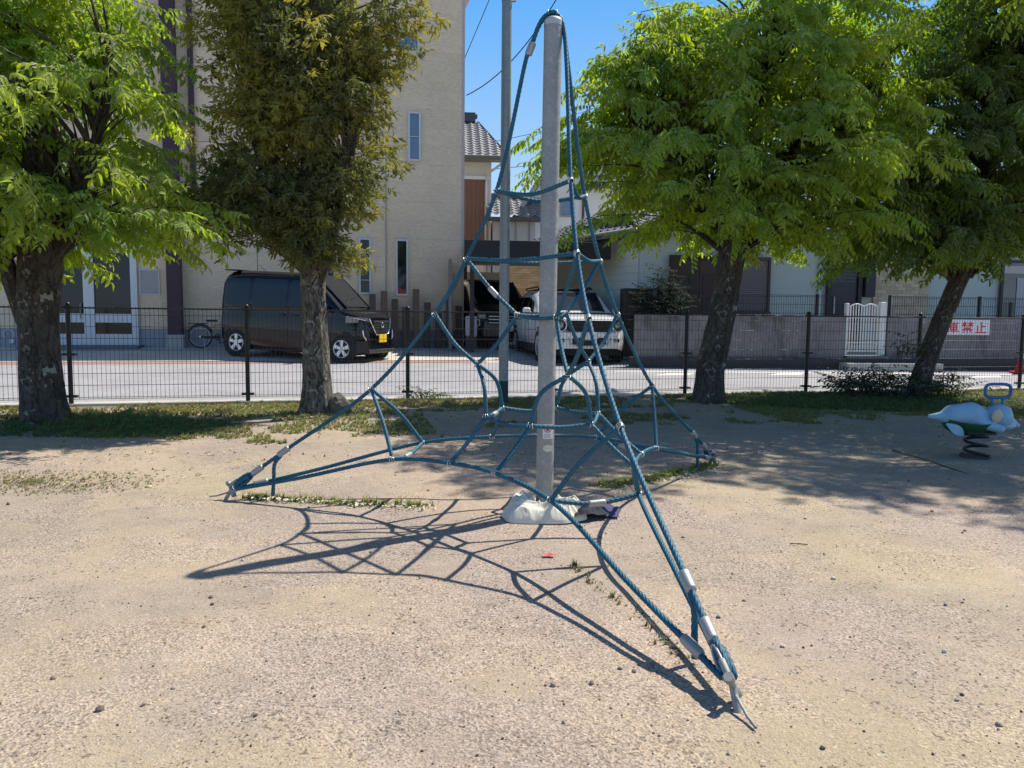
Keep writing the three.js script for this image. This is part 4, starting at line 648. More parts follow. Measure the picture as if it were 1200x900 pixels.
  rope([...over(0.011).reverse(), V(0.085, 2.6, 0.05), n.FE1, n.FE2, n.FE3, n.FE4, foot.F.at(0.45), foot.F.at(0.12)]);
  rope([...over(-0.011).reverse(), V(0.1, 2.6, -0.04), n.RE1, n.RE2, n.RE3, n.RE4, foot.R.at(0.45), foot.R.at(0.12)]);
  rope([f0, f1, n.LE1, n.LE2, n.LE3, n.LE4, foot.L.at(0.45), foot.L.at(0.12)]);
  const ferrule = (a, b, r = 0.0195) => { const d = b.clone().sub(a).normalize(), P = [0, 0.06, 0.12, 0.5, 0.88, 0.94, 1].map((t) => a.clone().lerp(b, t)); return obj('ferrule', sweep(P, [RR, r * 0.92, r, r, r, r * 0.92, RR], 14, { cap: true }), alum, net); };
  ferrule(V(-0.1, 2.7, 0), V(-0.128, 2.628, 0), 0.021);
  for (const dx of [-0.018, 0.03]) { const u = new THREE.TorusGeometry(0.018, 0.0035, 6, 14, Math.PI); u.scale(1, 1.4, 1); u.rotateY(Math.PI / 2); u.translate(dx, H + 0.034, 0); obj('rope_clip', u, wire, pole); }
  // rings
  const ring = (k, d) => { for (const [a, b] of [['L', 'F'], ['F', 'R'], ['R', 'L']]) rope(sag(n[a + k], n[b + k], d)); };
  ring('E1', 0.045); ring('E2', 0.02); ring('C', 0.012);
  const tie = (p, dir, k = 1) => { const L = []; for (let i = 0; i < 3; i++) { const t = new THREE.TorusGeometry(0.0155 * k, 0.0028, 5, 14); t.applyQuaternion(new THREE.Quaternion().setFromUnitVectors(V(0, 0, 1), dir.clone().add(V(0.25 * (i - 1), 0.12 * i, 0.2 * (1 - i))).normalize())); const q = p.clone().addScaledVector(dir, (i - 1) * 0.0105); t.translate(q.x, q.y, q.z); L.push(t); } obj('wire_tie', L, wire, net); };
  for (const e of ['L', 'F', 'R']) {
    const g = (k) => n[e + k], off = g('E2').clone().sub(g('C')).setY(0).normalize().multiplyScalar(-0.02);
    rope([g('E2'), g('E2').clone().lerp(g('E3'), 0.5).add(off), g('E3')]);              // doubled rope between second and third tie
    rope(sag(g('E2'), g('C'), 0.02)); { const a = g('E2').clone().lerp(g('C'), 0.45), b = g('E2').clone().lerp(g('C'), 0.62); a.y -= 0.021; b.y -= 0.02; if (e === 'L') ferrule(a, b, 0.0165); }
    rope(sag(g('E3'), g('A'), 0.035)); rope(sag(g('C'), g('A'), 0.025));
    for (const s of ['+', '-']) {
      const out = g('B' + s).clone().sub(g('A')).setY(0).multiplyScalar(0.25); rope(sag(g('A'), g('B' + s), -0.03, out)); rope(sag(g('B' + s), g('D' + s), 0.012));
      const o2 = g('P' + s).clone().sub(g('E4')).setY(0).multiplyScalar(0.06); rope(sag(g('E4'), g('P' + s), -0.01, o2));
      tie(g('B' + s), V(1, 0, 0.3).normalize()); tie(g('D' + s), g('D+').clone().sub(g('P+')).normalize()); tie(g('P' + s), V(1, 0, 0.2).normalize());
    }
    rope(sag(g('B+'), g('B-'), 0.012)); { const a = g('B+').clone().lerp(g('B-'), 0.38), b = g('B+').clone().lerp(g('B-'), 0.62); a.y -= 0.011; b.y -= 0.011; if (e === 'L') ferrule(a, b, 0.016); }
    rope(sag(g('P+'), g('P-'), 0.03)); { const a = g('P+').clone().lerp(g('P-'), 0.42), b = g('P+').clone().lerp(g('P-'), 0.62); a.y -= 0.029; b.y -= 0.027; ferrule(a, b, 0.0165); }
    for (const k of ['E1', 'E2', 'E3', 'E4']) tie(g(k), foot[e].d); tie(g('C'), V(1, 0, 0)); tie(g('A'), V(0, 1, 0.1).normalize());
  }
  for (const [a, b] of [['LB+', 'RB-'], ['RB+', 'FB-'], ['FB+', 'LB-']]) rope(sag(n[a], n[b], 0.02));
  // low ropes between the anchors
  for (const [a, b, q] of [['L', 'F', ['LP-', 'LD-', 'FD+', 'FP+']], ['L', 'R', ['LP+', 'LD+', 'RD-', 'RP-']], ['R', 'F', ['RP+', 'RD+', 'FD-', 'FP-']]]) {
    const end = (e, p) => [p.clone().lerp(anc[e], 0.55).add(V(0, -0.005, 0)), p.clone().lerp(anc[e], 0.955)];
    rope([...end(a, n[q[0]]).reverse(), ...q.map((k) => n[k]), ...end(b, n[q[3]])]);
  }
  // anchors: ferrules, hooked rope end, thimble loops, shackle with pin, ground rod
  for (const e of ['L', 'F', 'R']) {
    const { d, at } = foot[e], side0 = d.clone().cross(V(0, 1, 0)).normalize(), upv0 = side0.clone().cross(d).normalize(), side = upv0.clone().multiplyScalar(0.86).addScaledVector(side0, 0.5).normalize(), upv = side.clone().cross(d).normalize();
    ferrule(at(0.475), at(0.385), 0.0205); ferrule(at(0.27), at(0.18), 0.02);
    const h0 = at(0.40).addScaledVector(upv0, -0.012), gx = at(0.33); rope([h0, V(gx.x - d.x * 0.03, h0.y - 0.05, gx.z - d.z * 0.03), V(gx.x - d.x * 0.02, h0.y * 0.45, gx.z - d.z * 0.02), V(gx.x - d.x * 0.01, 0.02, gx.z - d.z * 0.01)]);
    const pA = n[e + 'P+'].clone().lerp(anc[e], 0.80), pB = n[e + 'P+'].clone().lerp(anc[e], 0.875); ferrule(pA, pB, 0.02);
    // rope loops through the shackle
    const loop = (c, w, len) => { const P = []; for (let i = 0; i <= 16; i++) { const a = i / 16 * 2 * Math.PI - Math.PI; P.push(c.clone().addScaledVector(d, len * 0.5 * Math.cos(a)).addScaledVector(upv0, w * Math.sin(a))); } return P; };
    rope(loop(at(0.12), 0.018, 0.12), RR * 1.05); rope(loop(at(0.112).addScaledVector(side0, -0.02).add(V(0, -0.012, 0)), 0.013, 0.11), RR * 0.95);
    obj('thimble', sweep(loop(at(0.1).addScaledVector(side0, 0.012), 0.022, 0.13), 0.005, 8), alum, net);
    const sh = sub('shackle', net), c = at(0.03), P = []; for (let i = 0; i <= 14; i++) { const a = Math.PI * i / 14; P.push(c.clone().addScaledVector(d, -0.04 - 0.035 * Math.sin(a)).addScaledVector(side, 0.027 * Math.cos(a))); }
    P.unshift(c.clone().addScaledVector(side, 0.025).addScaledVector(d, 0.012)); P.push(c.clone().addScaledVector(side, -0.025).addScaledVector(d, 0.012)); obj('bow', sweep(P, 0.0115, 10, { cap: true }), galv, sh);
    const pin = c.clone().addScaledVector(d, 0.012); obj('pin', cyl(0.011, 0.011, pin.clone().addScaledVector(side, -0.042), pin.clone().addScaledVector(side, 0.04), 10), galv, sh); obj('nut', cyl(0.017, 0.017, pin.clone().addScaledVector(side, 0.034), pin.clone().addScaledVector(side, 0.056), 6), galv, sh); obj('nut', cyl(0.016, 0.016, pin.clone().addScaledVector(side, -0.054), pin.clone().addScaledVector(side, -0.036), 6), galv, sh);
    obj('ground_rod', cyl(0.012, 0.012, at(0.02), V(anc[e].x + d.x * 0.06, -0.06, anc[e].z + d.z * 0.06), 8), galv, net);
    obj('cotter', sweep([at(0.0).add(V(0, -0.01, 0)), V(anc[e].x + d.x * 0.09, 0.018, anc[e].z + d.z * 0.09), V(anc[e].x + d.x * 0.15, 0.012, anc[e].z + d.z * 0.15)], 0.005, 6, { cap: true }), galv, net);
  }
}
// cloths at the foot of the pole
{
  // white cotton bag: a slack ring of cloth round the pole
  const ridge = (x) => 1 - Math.abs(2 * x - 1);
  const g = grid(150, 110, (u, v) => {
    let x = u * 2 - 1, z = v * 2 - 1; const q = Math.max(Math.abs(x), Math.abs(z)) / (Math.hypot(x, z) || 1); x *= q; z *= q;   // square to disc
    const R0 = Math.hypot(x, z), a = Math.atan2(z, x), out = 0.82 + 0.36 * vnoise(Math.cos(a) * 1.5 + 30, Math.sin(a) * 1.5 + 30);
    const X = x * 0.262 * out, Z = z * 0.18 * out, wx = X + 0.05 * vnoise(X * 14 + 50, Z * 14 + 50), wz = Z + 0.05 * vnoise(X * 14 + 80, Z * 14 + 20);
    const f1 = Math.pow(ridge(vnoise(wx * 9 + 61, wz * 15 + 61)), 1.6), f2 = Math.pow(ridge(vnoise(wx * 24 + 12, wz * 30 + 7)), 1.5), f3 = ridge(vnoise(wx * 60 + 12, wz * 50 + 7));
    const env = Math.pow(Math.max(0, 1 - R0 * R0 * R0), 0.5), roll = Math.exp(-Math.pow((R0 - 0.72) / 0.2, 2));
    const neck = Math.exp(-((X + 0.12) * (X + 0.12) + (Z + 0.02) * (Z + 0.02)) / 0.0035);
    const hole = Math.exp(-(X * X + (Z + 0.045) * (Z + 0.045)) / 0.0035);
    return [X, 0.002 + env * (0.022 + 0.055 * f1 + 0.02 * f2 + 0.005 * f3 + 0.03 * roll + 0.04 * neck) * 1.15 * (1 - 0.7 * hole), Z];
  });
  const o = obj('white_cloth_bag', g, mat(0.68, 0.64, 0.53, 0.95, 0, { side: THREE.DoubleSide })); o.position.set(0.205, 0.004, -4.40); tag(o, 'crumpled off white cloth bag heaped round the pole foot', 'bag');
  const cloth = (name, label, pos, rot, sx, sz, hh, col, seed) => {
    const q = grid(40, 32, (u, v) => { const x = (u - 0.5), z = (v - 0.5), f = vn3(x * 5 + seed, z * 5 + seed, 3), f2 = vn3(x * 13 + seed, z * 13 + seed, 8), edge = 0.85 + 0.3 * vnoise(Math.atan2(z, x) * 2 + 20, seed), dome = Math.max(0, 1 - 3.2 * (x * x + z * z)); return [x * sx * edge, 0.004 + hh * (0.25 * dome + 0.8 * f * dome + 0.22 * (f2 - 0.3) * (0.3 + dome)), z * sz * edge]; });
    const c = obj(name, q, mat(...col, 0.88, 0, { side: THREE.DoubleSide })); c.position.set(...pos); c.rotation.y = rot; tag(c, label, 'cloth');
  };
  cloth('navy_cloth', 'crumpled navy blue cloth lying over the white bag', [0.405, 0.03, -4.41], 0.3, 0.27, 0.2, 0.09, [0.012, 0.016, 0.034], 3);
  cloth('purple_cloth', 'faded purple blue cloth lying beside the white bag', [0.49, 0.012, -4.53], -0.2, 0.32, 0.26, 0.07, [0.055, 0.052, 0.12], 11);
}
{ // galvanised lamp pole with painted foot
  const l = thing('steel_pole', 'slim galvanised steel pole with dark green painted foot behind the net', 'pole', [-0.11, 0, -9.82]);
  obj('shaft', sweep([V(0, -0.03, 0), V(0, 3, 0), V(0, 7.5, 0)], 0.062, 24, { cap: true }), new THREE.MeshStandardMaterial({ map: galvTex[0], roughness: 0.5, metalness: 0.35, color: lin(0.85, 0.92, 0.95) }), l);
  obj('painted_foot', cyl(0.0635, 0.0635, V(0, -0.02, 0), V(0, 0.34, 0), 24), mat(0.012, 0.045, 0.05, 0.6), l);
  for (const y of [5.02, 5.16]) { const b = sub('band', l); obj('strap', cyl(0.066, 0.066, V(0, y - 0.012, 0), V(0, y + 0.012, 0), 20, false), galv, b); obj('bolt', cyl(0.012, 0.012, V(0.06, y, 0), V(0.11, y, 0), 8), galv, b); }
}
{ // overhead wires
  const wm = mat(0.012, 0.012, 0.014, 0.7);
  const cat = (a, b, s) => Array.from({ length: 25 }, (_, i) => { const t = i / 24, p = a.clone().lerp(b, t); p.y -= s * 4 * t * (1 - t); return p; });
  const wire = (label, a, b, s, r) => tag(obj('overhead_wire', sweep(cat(a, b, s), r, 5), wm), label, 'wire');
  wire('black service wire curving up from the corner of the tan building', V(-1.2, 6.6, -19.6), V(3.2, 14.6, -22), 1.3, 0.014);
  wire('thin black wire rising past the eave of the tan building', V(-3.2, 5.6, -25), V(2.1, 17, -22.5), 0.2, 0.012);
  wire('upper of the thin wires in the sky above the tiled house', V(-14, 9.2, -46), V(16, 15.5, -44), 0.8, 0.016);
  wire('lower of the thin wires in the sky above the tiled house', V(-14, 9.5, -48), V(16, 12.6, -46), 0.9, 0.016);
  wire('lowest thin wire seen just over the annex roof', V(-16, 9.0, -52), V(18, 9.4, -52), 0.5, 0.016);
}

// ---------------------------------------------------------------- cars
function car(name, label, pos, turn, tilt, o) {
  const g = thing(name, label, 'car', pos); g.rotation.set(0, turn, tilt, 'YZX');
  const lut = (T, x) => { for (let i = 0; i < T.length - 1; i++) if (x <= T[i + 1][0]) { const t = clamp((x - T[i][0]) / (T[i + 1][0] - T[i][0])); return lerp(T[i][1], T[i + 1][1], t); } return T[T.length - 1][1]; };
  const smooth = (T, x) => (lut(T, x - 0.03) + lut(T, x) * 2 + lut(T, x + 0.03)) / 4;
  const top = (x) => smooth(o.top, x), wid = (x) => smooth(o.wid, x), bot = (x) => smooth(o.bot, x);
  const zAt = (x, y) => { const W = wid(x), T = top(x), sh = Math.min(o.belt, T - 0.1), b = bot(x); if (y < sh) { const q = clamp((y - b) / (sh - b)); return W * (0.955 + 0.045 * Math.sin(Math.PI * clamp(q * 0.9 + 0.12))); } const q = clamp((y - sh) / Math.max(0.05, T - sh)); return W * (0.985 - o.tumble * q) - 0.16 * Math.pow(Math.max(0, (q - 0.72) / 0.28), 2.2); };
  const K = 18, NX = 72, pos3 = [], idx = [], x0 = o.top[0][0], x1 = o.top[o.top.length - 1][0];
  const sec = (x) => { const P = [], b = bot(x), T = top(x); for (let k = 0; k <= K; k++) { const q = k / K, y = b + (T - b) * Math.pow(q, 0.85); P.push([y, zAt(x, y)]); } P.push([T + 0.008, zAt(x, T) * 0.6]); P.push([T + 0.012, 0]); return P; };
  const M = K + 3, full = 2 * M - 1;
  for (let i = 0; i <= NX; i++) { const x = lerp(x0, x1, 0.5 - 0.5 * Math.cos(Math.PI * i / NX)), S = sec(x), row = [...S, ...S.slice(0, -1).reverse().map(([y, z]) => [y, -z])]; for (const [y, z] of row) pos3.push(x, y, z); }
  for (let i = 0; i < NX; i++) for (let k = 0; k < full - 1; k++) { const a = i * full + k, b = a + full; idx.push(a, a + 1, b, a + 1, b + 1, b); }
  for (const e of [0, NX]) for (let k = 0; k < full - 2; k++) e ? idx.push(e * full, e * full + k + 1, e * full + k + 2) : idx.push(0, k + 2, k + 1);
  const bg = new THREE.BufferGeometry(); bg.setAttribute('position', new THREE.Float32BufferAttribute(pos3, 3)); bg.setIndex(idx); bg.computeVertexNormals();
  const body = obj('body', bg, o.paint, g);
  const rub = mat(0.018, 0.018, 0.02, 0.75), chrome = mat(0.75, 0.75, 0.76, 0.12, 1);
  obj('underbody', bb(x0 + 0.25, x1 - 0.3, 0.14, 0.34, -wid(0) + 0.12, wid(0) - 0.12), rub, g);
  const sidePatch = (a, b, ylo, yhi, s, e = 0.006) => grid(10, 8, (u, v) => { const x = lerp(a(v), b(v), s > 0 ? u : 1 - u), y = lerp(ylo(x), yhi(x), v); return [x, y, s * (zAt(x, y) + e)]; });
  for (const s of [-1, 1]) for (const [a0, a1, b0, b1] of o.windows) { obj('side_window', sidePatch((v) => lerp(a0, a1, v), (v) => lerp(b0, b1, v), () => o.belt + 0.035, (x) => top(x) - 0.16, s), glassDark, g); }
  // windscreen and rear glass follow the roof line
  const cross = (a, b, k, e = 0.012) => grid(14, 10, (u, v) => { const x = lerp(a, b, v), T = top(x), z = lerp(1, -1, u) * (zAt(x, T) * k); return [x, T + e + 0.012 * (1 - Math.pow(2 * u - 1, 2)), z]; });
  obj('windscreen', cross(o.screen[0], o.screen[1], 1.06), o.screenGlass ?? glassDark, g);
  for (const s of [-1, 1]) obj('pillar', sweep([0, 0.5, 1].map((t) => { const x = lerp(o.screen[0] - 0.02, o.screen[1] + 0.02, t); return V(x, top(x) + 0.014, s * (zAt(x, top(x)) * 1.08)); }), 0.018, 6), o.pillar ?? o.paint, g);
  // wheels
  const WR = o.wheelR;
  for (const wx of o.axles) for (const s of [-1, 1]) {
    const z = s * (wid(wx) - 0.005);
    const arch = new THREE.CylinderGeometry(WR + 0.055, WR + 0.055, 0.02, 32); arch.rotateX(Math.PI / 2); arch.translate(wx, WR + 0.015, z - s * 0.008); obj('wheel_arch', arch, o.arch ?? rub, g);
    const w = sub('wheel', g, [wx, WR, z - s * 0.075]);
    const ty = new THREE.LatheGeometry([[WR * 0.66, -0.09], [WR * 0.93, -0.095], [WR, -0.07], [WR, 0.07], [WR * 0.93, 0.095], [WR * 0.66, 0.09]].map(([a, b]) => new THREE.Vector2(a, b)), 36); ty.rotateX(Math.PI / 2); obj('tyre', ty, mat(0.02, 0.02, 0.021, 0.85), w);
    const L = []; for (let k = 0; k < 5; k++) { const b = bb(-0.035, 0.035, 0.03, WR * 0.63, -0.012, 0.012, 0.006); const p = b.attributes.position; for (let i = 0; i < p.count; i++) p.setX(i, p.getX(i) * (0.7 + 0.9 * p.getY(i) / WR)); b.rotateZ(k * 2 * Math.PI / 5); b.translate(0, 0, s * 0.078); L.push(b); } const rim = new THREE.TorusGeometry(WR * 0.63, 0.014, 6, 32); rim.translate(0, 0, s * 0.08); L.push(rim); const hub = new THREE.CylinderGeometry(0.035, 0.035, 0.03, 12); hub.rotateX(Math.PI / 2); hub.translate(0, 0, s * 0.085); L.push(hub); obj('rim', L, o.rim ?? mat(0.66, 0.66, 0.67, 0.3, 0.7), w);
    const dk = new THREE.CylinderGeometry(WR * 0.64, WR * 0.64, 0.02, 24); dk.rotateX(Math.PI / 2); dk.translate(0, 0, s * 0.055); obj('brake_disc', dk, mat(0.03, 0.03, 0.03, 0.6, 0.3), w);
  }
  for (const s of [-1, 1]) { const m = bb(-0.06, 0.06, -0.08, 0.08, -0.09, 0.09, 0.05); m.translate(o.mirror[0], o.mirror[1], s * (wid(o.mirror[0]) + 0.11)); obj('wing_mirror', [m, cyl(0.02, 0.02, V(o.mirror[0], o.mirror[1] - 0.05, s * (wid(o.mirror[0]) - 0.06)), V(o.mirror[0], o.mirror[1] - 0.03, s * (wid(o.mirror[0]) + 0.06)), 6)], o.paint, g); }
  for (const s of [-1, 1]) for (const hx of o.handles) { const z = zAt(hx, o.belt - 0.12); obj('door_handle', bb(hx - 0.08, hx + 0.08, o.belt - 0.135, o.belt - 0.105, s > 0 ? z : -z - 0.03, s > 0 ? z + 0.03 : -z, 0.012), o.handleMat ?? chrome, g); }
  for (const s of [-1, 1]) for (const dx of o.seams) obj('door_seam', sweep(Array.from({ length: 12 }, (_, i) => { const y = lerp(bot(dx) + 0.08, top(dx) - 0.14, i / 11); return V(dx, y, s * (zAt(dx, y) + 0.001)); }), 0.004, 5), rub, g);
  return { g, top, wid, zAt, bot, rub, chrome, x1, sidePatch };
}
const blackPaint = phys(0.004, 0.0045, 0.006, 0.35, { clearcoat: 1, clearcoatRoughness: 0.04, specularIntensity: 0 });
const whitePaint = phys(0.74, 0.75, 0.76, 0.3, { clearcoat: 1, clearcoatRoughness: 0.05 });
const screenPane = phys(0.02, 0.023, 0.026, 0.04, { ior: 1.52 });
const lampGlass = phys(0.22, 0.24, 0.26, 0.08, { clearcoat: 1, metalness: 0.5 });
{
  const c = car('black_minivan', 'tall black kei minivan with yellow number plate parked nose towards the street', [-4.34, 0.24, -16.42], -17.9 * R, -2 * R, {
    top: [[-1.7, 1.62], [-1.66, 1.72], [-1.5, 1.765], [-1.1, 1.78], [0.1, 1.775], [0.45, 1.73], [1.14, 1.10], [1.2, 1.06], [1.5, 0.985], [1.62, 0.9], [1.69, 0.7]],
    wid: [[-1.7, 0.69], [-1.64, 0.72], [-1.4, 0.735], [1.2, 0.735], [1.5, 0.69], [1.64, 0.58], [1.69, 0.48]], bot: [[-1.7, 0.34], [-1.4, 0.24], [1.3, 0.22], [1.55, 0.2], [1.69, 0.26]],
    belt: 1.02, tumble: 0.14, windows: [[-1.58, -1.52, -1.0, -1.0], [-0.92, -0.92, -0.1, -0.1], [-0.02, -0.02, 0.98, 0.52]], screen: [0.45, 1.14], screenGlass: screenPane, axles: [1.2, -1.295], wheelR: 0.275, mirror: [0.86, 1.08], handles: [-0.2, 0.1], seams: [-0.96, -0.06, 0.95], paint: blackPaint, handleMat: blackPaint,
  });
  const { g, rub, chrome } = c;
  obj('roof_spoiler', bb(-1.715, -1.4, 1.765, 1.795, -0.58, 0.58, 0.014), blackPaint, g);
  const gr = sub('grille', g); obj('mesh', bb(1.66, 1.706, 0.6, 0.86, -0.34, 0.34, 0.01), rub, gr); for (let k = 0; k < 4; k++) obj('bar', bb(1.704, 1.712, 0.63 + k * 0.06, 0.645 + k * 0.06, -0.32, 0.32), mat(0.05, 0.05, 0.055, 0.3, 0.5), gr);
  obj('chrome_frame', sweep([V(1.66, 0.9, 0.46), V(1.70, 0.72, 0.36), V(1.715, 0.585, 0.26), V(1.72, 0.575, 0), V(1.715, 0.585, -0.26), V(1.70, 0.72, -0.36), V(1.66, 0.9, -0.46)], 0.017, 8), chrome, gr);
  const em = new THREE.TorusGeometry(0.05, 0.012, 8, 24); em.rotateY(Math.PI / 2); em.translate(1.72, 0.77, 0); obj('emblem', [em, bb(1.715, 1.727, 0.758, 0.782, -0.062, 0.062)], chrome, gr);
  for (const s of [-1, 1]) { const hl = sub('headlight', g); obj('lens', grid(10, 6, (u, v) => { const x = lerp(1.28, 1.64, u), z = (c.wid(x) + 0.012) - 0.14 * u * u * u; return [x, lerp(0.80 + 0.02 * u, 0.93 - 0.02 * u, v), s * z]; }), lampGlass, hl); obj('strip', sweep([V(1.3, 0.93, s * 0.725), V(1.5, 0.9, s * 0.70), V(1.63, 0.86, s * 0.56)], 0.012, 6), chrome, hl); obj('fog_trim', sweep([V(1.61, 0.66, s * 0.63), V(1.63, 0.55, s * 0.62), V(1.65, 0.47, s * 0.55)], 0.018, 6), mat(0.7, 0.7, 0.7, 0.2, 0.6), hl); }
  obj('number_plate', bb(1.725, 1.737, 0.42, 0.585, -0.165, 0.165, 0.004), mat(0.78, 0.53, 0.02, 0.5), g);
  obj('bumper', bb(1.5, 1.715, 0.24, 0.5, -0.52, 0.52, 0.05), blackPaint, g); obj('lower_lip', bb(1.48, 1.74, 0.2, 0.28, -0.56, 0.56, 0.025), mat(0.03, 0.03, 0.033, 0.4), g);
  obj('antenna', cyl(0.006, 0.004, V(-1.1, 1.79, 0), V(-1.3, 1.93, 0), 6), rub, g);
  obj('wiper', [sweep([V(1.13, 1.15, 0.45), V(1.0, 1.28, 0.1), V(0.95, 1.32, -0.2)], 0.008, 5)], rub, g);
}
{
  const c = car('white_crossover', 'white round headlamp crossover car parked beside the cream boarded wing', [1.2, 0.22, -17.85], -80 * R, 0, {
    top: [[-2.1, 1.0], [-2.03, 1.3], [-1.75, 1.5], [-1.2, 1.56], [0.0, 1.54], [0.3, 1.48], [1.02, 1.06], [1.15, 1.02], [1.7, 0.95], [1.95, 0.86], [2.1, 0.66], [2.14, 0.55]],
    wid: [[-2.1, 0.72], [-1.9, 0.86], [-1.4, 0.91], [1.2, 0.91], [1.75, 0.87], [1.98, 0.76], [2.14, 0.6]], bot: [[-2.1, 0.4], [-1.8, 0.27], [1.6, 0.25], [1.95, 0.24], [2.14, 0.3]],
    belt: 0.98, tumble: 0.17, windows: [[-1.75, -1.6, -0.9, -0.9], [-0.84, -0.84, -0.1, -0.1], [-0.04, -0.04, 0.78, 0.42]], screen: [0.3, 1.02], screenGlass: screenPane, pillar: mat(0.01, 0.01, 0.011, 0.3), axles: [1.32, -1.35], wheelR: 0.33, mirror: [0.62, 1.06], handles: [-0.65, 0.2], seams: [-0.88, -0.06, 0.95], paint: whitePaint,
  });
  const { g, rub, chrome } = c;
  obj('roof_panel', bb(-1.75, 0.2, 1.553, 1.585, -0.56, 0.56, 0.015), mat(0.01, 0.01, 0.011, 0.3), g);
  for (const s of [-1, 1]) {
    obj('sill_cladding', bb(-1.1, 1.1, 0.2, 0.36, s > 0 ? 0.86 : -0.93, s > 0 ? 0.93 : -0.86, 0.03), rub, g);
    const hl = sub('headlight', g), e = new THREE.SphereGeometry(0.135, 20, 14); e.scale(0.55, 1, 0.95); e.translate(2.055, 0.775, s * 0.6); obj('lens', e, mat(0.05, 0.055, 0.06, 0.1, 0.3), hl); const t = new THREE.TorusGeometry(0.128, 0.016, 8, 28); t.rotateY(Math.PI / 2 - s * 0.35); t.translate(2.115, 0.775, s * 0.605); obj('ring', t, chrome, hl); const i2 = new THREE.SphereGeometry(0.06, 14, 10); i2.scale(0.4, 1, 1); i2.translate(2.125, 0.775, s * 0.6); obj('bulb', i2, mat(0.3, 0.32, 0.35, 0.1, 0.6), hl);
    const fo = new THREE.SphereGeometry(0.12, 16, 10); fo.scale(0.3, 0.62, 1); fo.translate(2.1, 0.46, s * 0.54); obj('fog_housing', fo, rub, g); const fl = new THREE.SphereGeometry(0.045, 12, 8); fl.scale(0.5, 1, 1); fl.translate(2.135, 0.46, s * 0.55); obj('fog_lamp', fl, lampGlass, g);
    obj('roof_rail', sweep([V(-1.5, 1.58, s * 0.62), V(-1.4, 1.62, s * 0.62), V(-0.1, 1.62, s * 0.62), V(0.05, 1.57, s * 0.62)], 0.016, 6), rub, g);
  }
  const gr = sub('grille', g), sh = new THREE.Shape([[-0.46, 0.86], [0.46, 0.86], [0.52, 0.76], [0.4, 0.64], [-0.4, 0.64], [-0.52, 0.76]].map(([a, b]) => new THREE.Vector2(a, b))), eg = new THREE.ExtrudeGeometry(sh, { depth: 0.09, bevelSize: 0.012, bevelThickness: 0.012, bevelSegments: 2 }); eg.rotateY(Math.PI / 2); eg.translate(2.03, 0, 0); obj('mesh', eg, rub, gr);
  for (let k = 0; k < 3; k++) obj('bar', bb(2.13, 2.15, 0.68 + k * 0.06, 0.69 + k * 0.06, -0.4, 0.4), mat(0.06, 0.06, 0.065, 0.3, 0.5), gr);
  obj('lower_intake', bb(2.06, 2.16, 0.36, 0.52, -0.36, 0.36, 0.03), rub, g); obj('skid_trim', sweep([V(2.1, 0.54, 0.4), V(2.15, 0.5, 0.44), V(2.16, 0.38, 0.4), V(2.17, 0.34, 0.2), V(2.17, 0.34, -0.2), V(2.16, 0.38, -0.4), V(2.15, 0.5, -0.44), V(2.1, 0.54, -0.4)], 0.022, 8), mat(0.6, 0.6, 0.6, 0.35, 0.5), g);
  obj('bumper_bar', bb(2.0, 2.175, 0.55, 0.64, -0.6, 0.6, 0.035), whitePaint, g);
  obj('number_plate', bb(2.178, 2.19, 0.47, 0.635, -0.165, 0.165, 0.004), mat(0.72, 0.73, 0.72, 0.5), g);
}
{
  const c = car('dark_people_carrier', 'dark people carrier standing deep under the carport roof', [-0.75, 0.36, -21.4], -74 * R, 0, {
    top: [[-2.2, 1.3], [-2.1, 1.65], [-1.7, 1.78], [0.2, 1.78], [0.55, 1.7], [1.5, 1.1], [1.6, 1.06], [2.0, 0.95], [2.2, 0.7]],
    wid: [[-2.2, 0.78], [-1.8, 0.86], [1.6, 0.86], [2.0, 0.76], [2.2, 0.6]], bot: [[-2.2, 0.38], [-1.7, 0.25], [1.7, 0.24], [2.2, 0.3]],
    belt: 1.04, tumble: 0.14, windows: [[-1.9, -1.8, -0.8, -0.8], [-0.7, -0.7, 0.2, 0.2], [0.3, 0.3, 1.2, 0.7]], screen: [0.55, 1.5], axles: [1.4, -1.4], wheelR: 0.32, mirror: [1.1, 1.12], handles: [-0.5, 0.4], seams: [-0.76, 0.24], paint: phys(0.02, 0.021, 0.024, 0.25, { clearcoat: 1 }),
  });
  const { g, rub, chrome } = c; obj('grille', [bb(2.1, 2.215, 0.6, 0.85, -0.5, 0.5, 0.02)], rub, g); for (let k = 0; k < 3; k++) obj('grille_bar', bb(2.2, 2.225, 0.62 + k * 0.08, 0.645 + k * 0.08, -0.48, 0.48, 0.006), chrome, g);
  for (const s of [-1, 1]) obj('headlight', bb(1.95, 2.16, 0.72, 0.86, s > 0 ? 0.5 : -0.74, s > 0 ? 0.74 : -0.5, 0.04), lampGlass, g);
  obj('number_plate', bb(2.215, 2.228, 0.42, 0.585, -0.165, 0.165, 0.004), mat(0.72, 0.73, 0.72, 0.5), g);
}
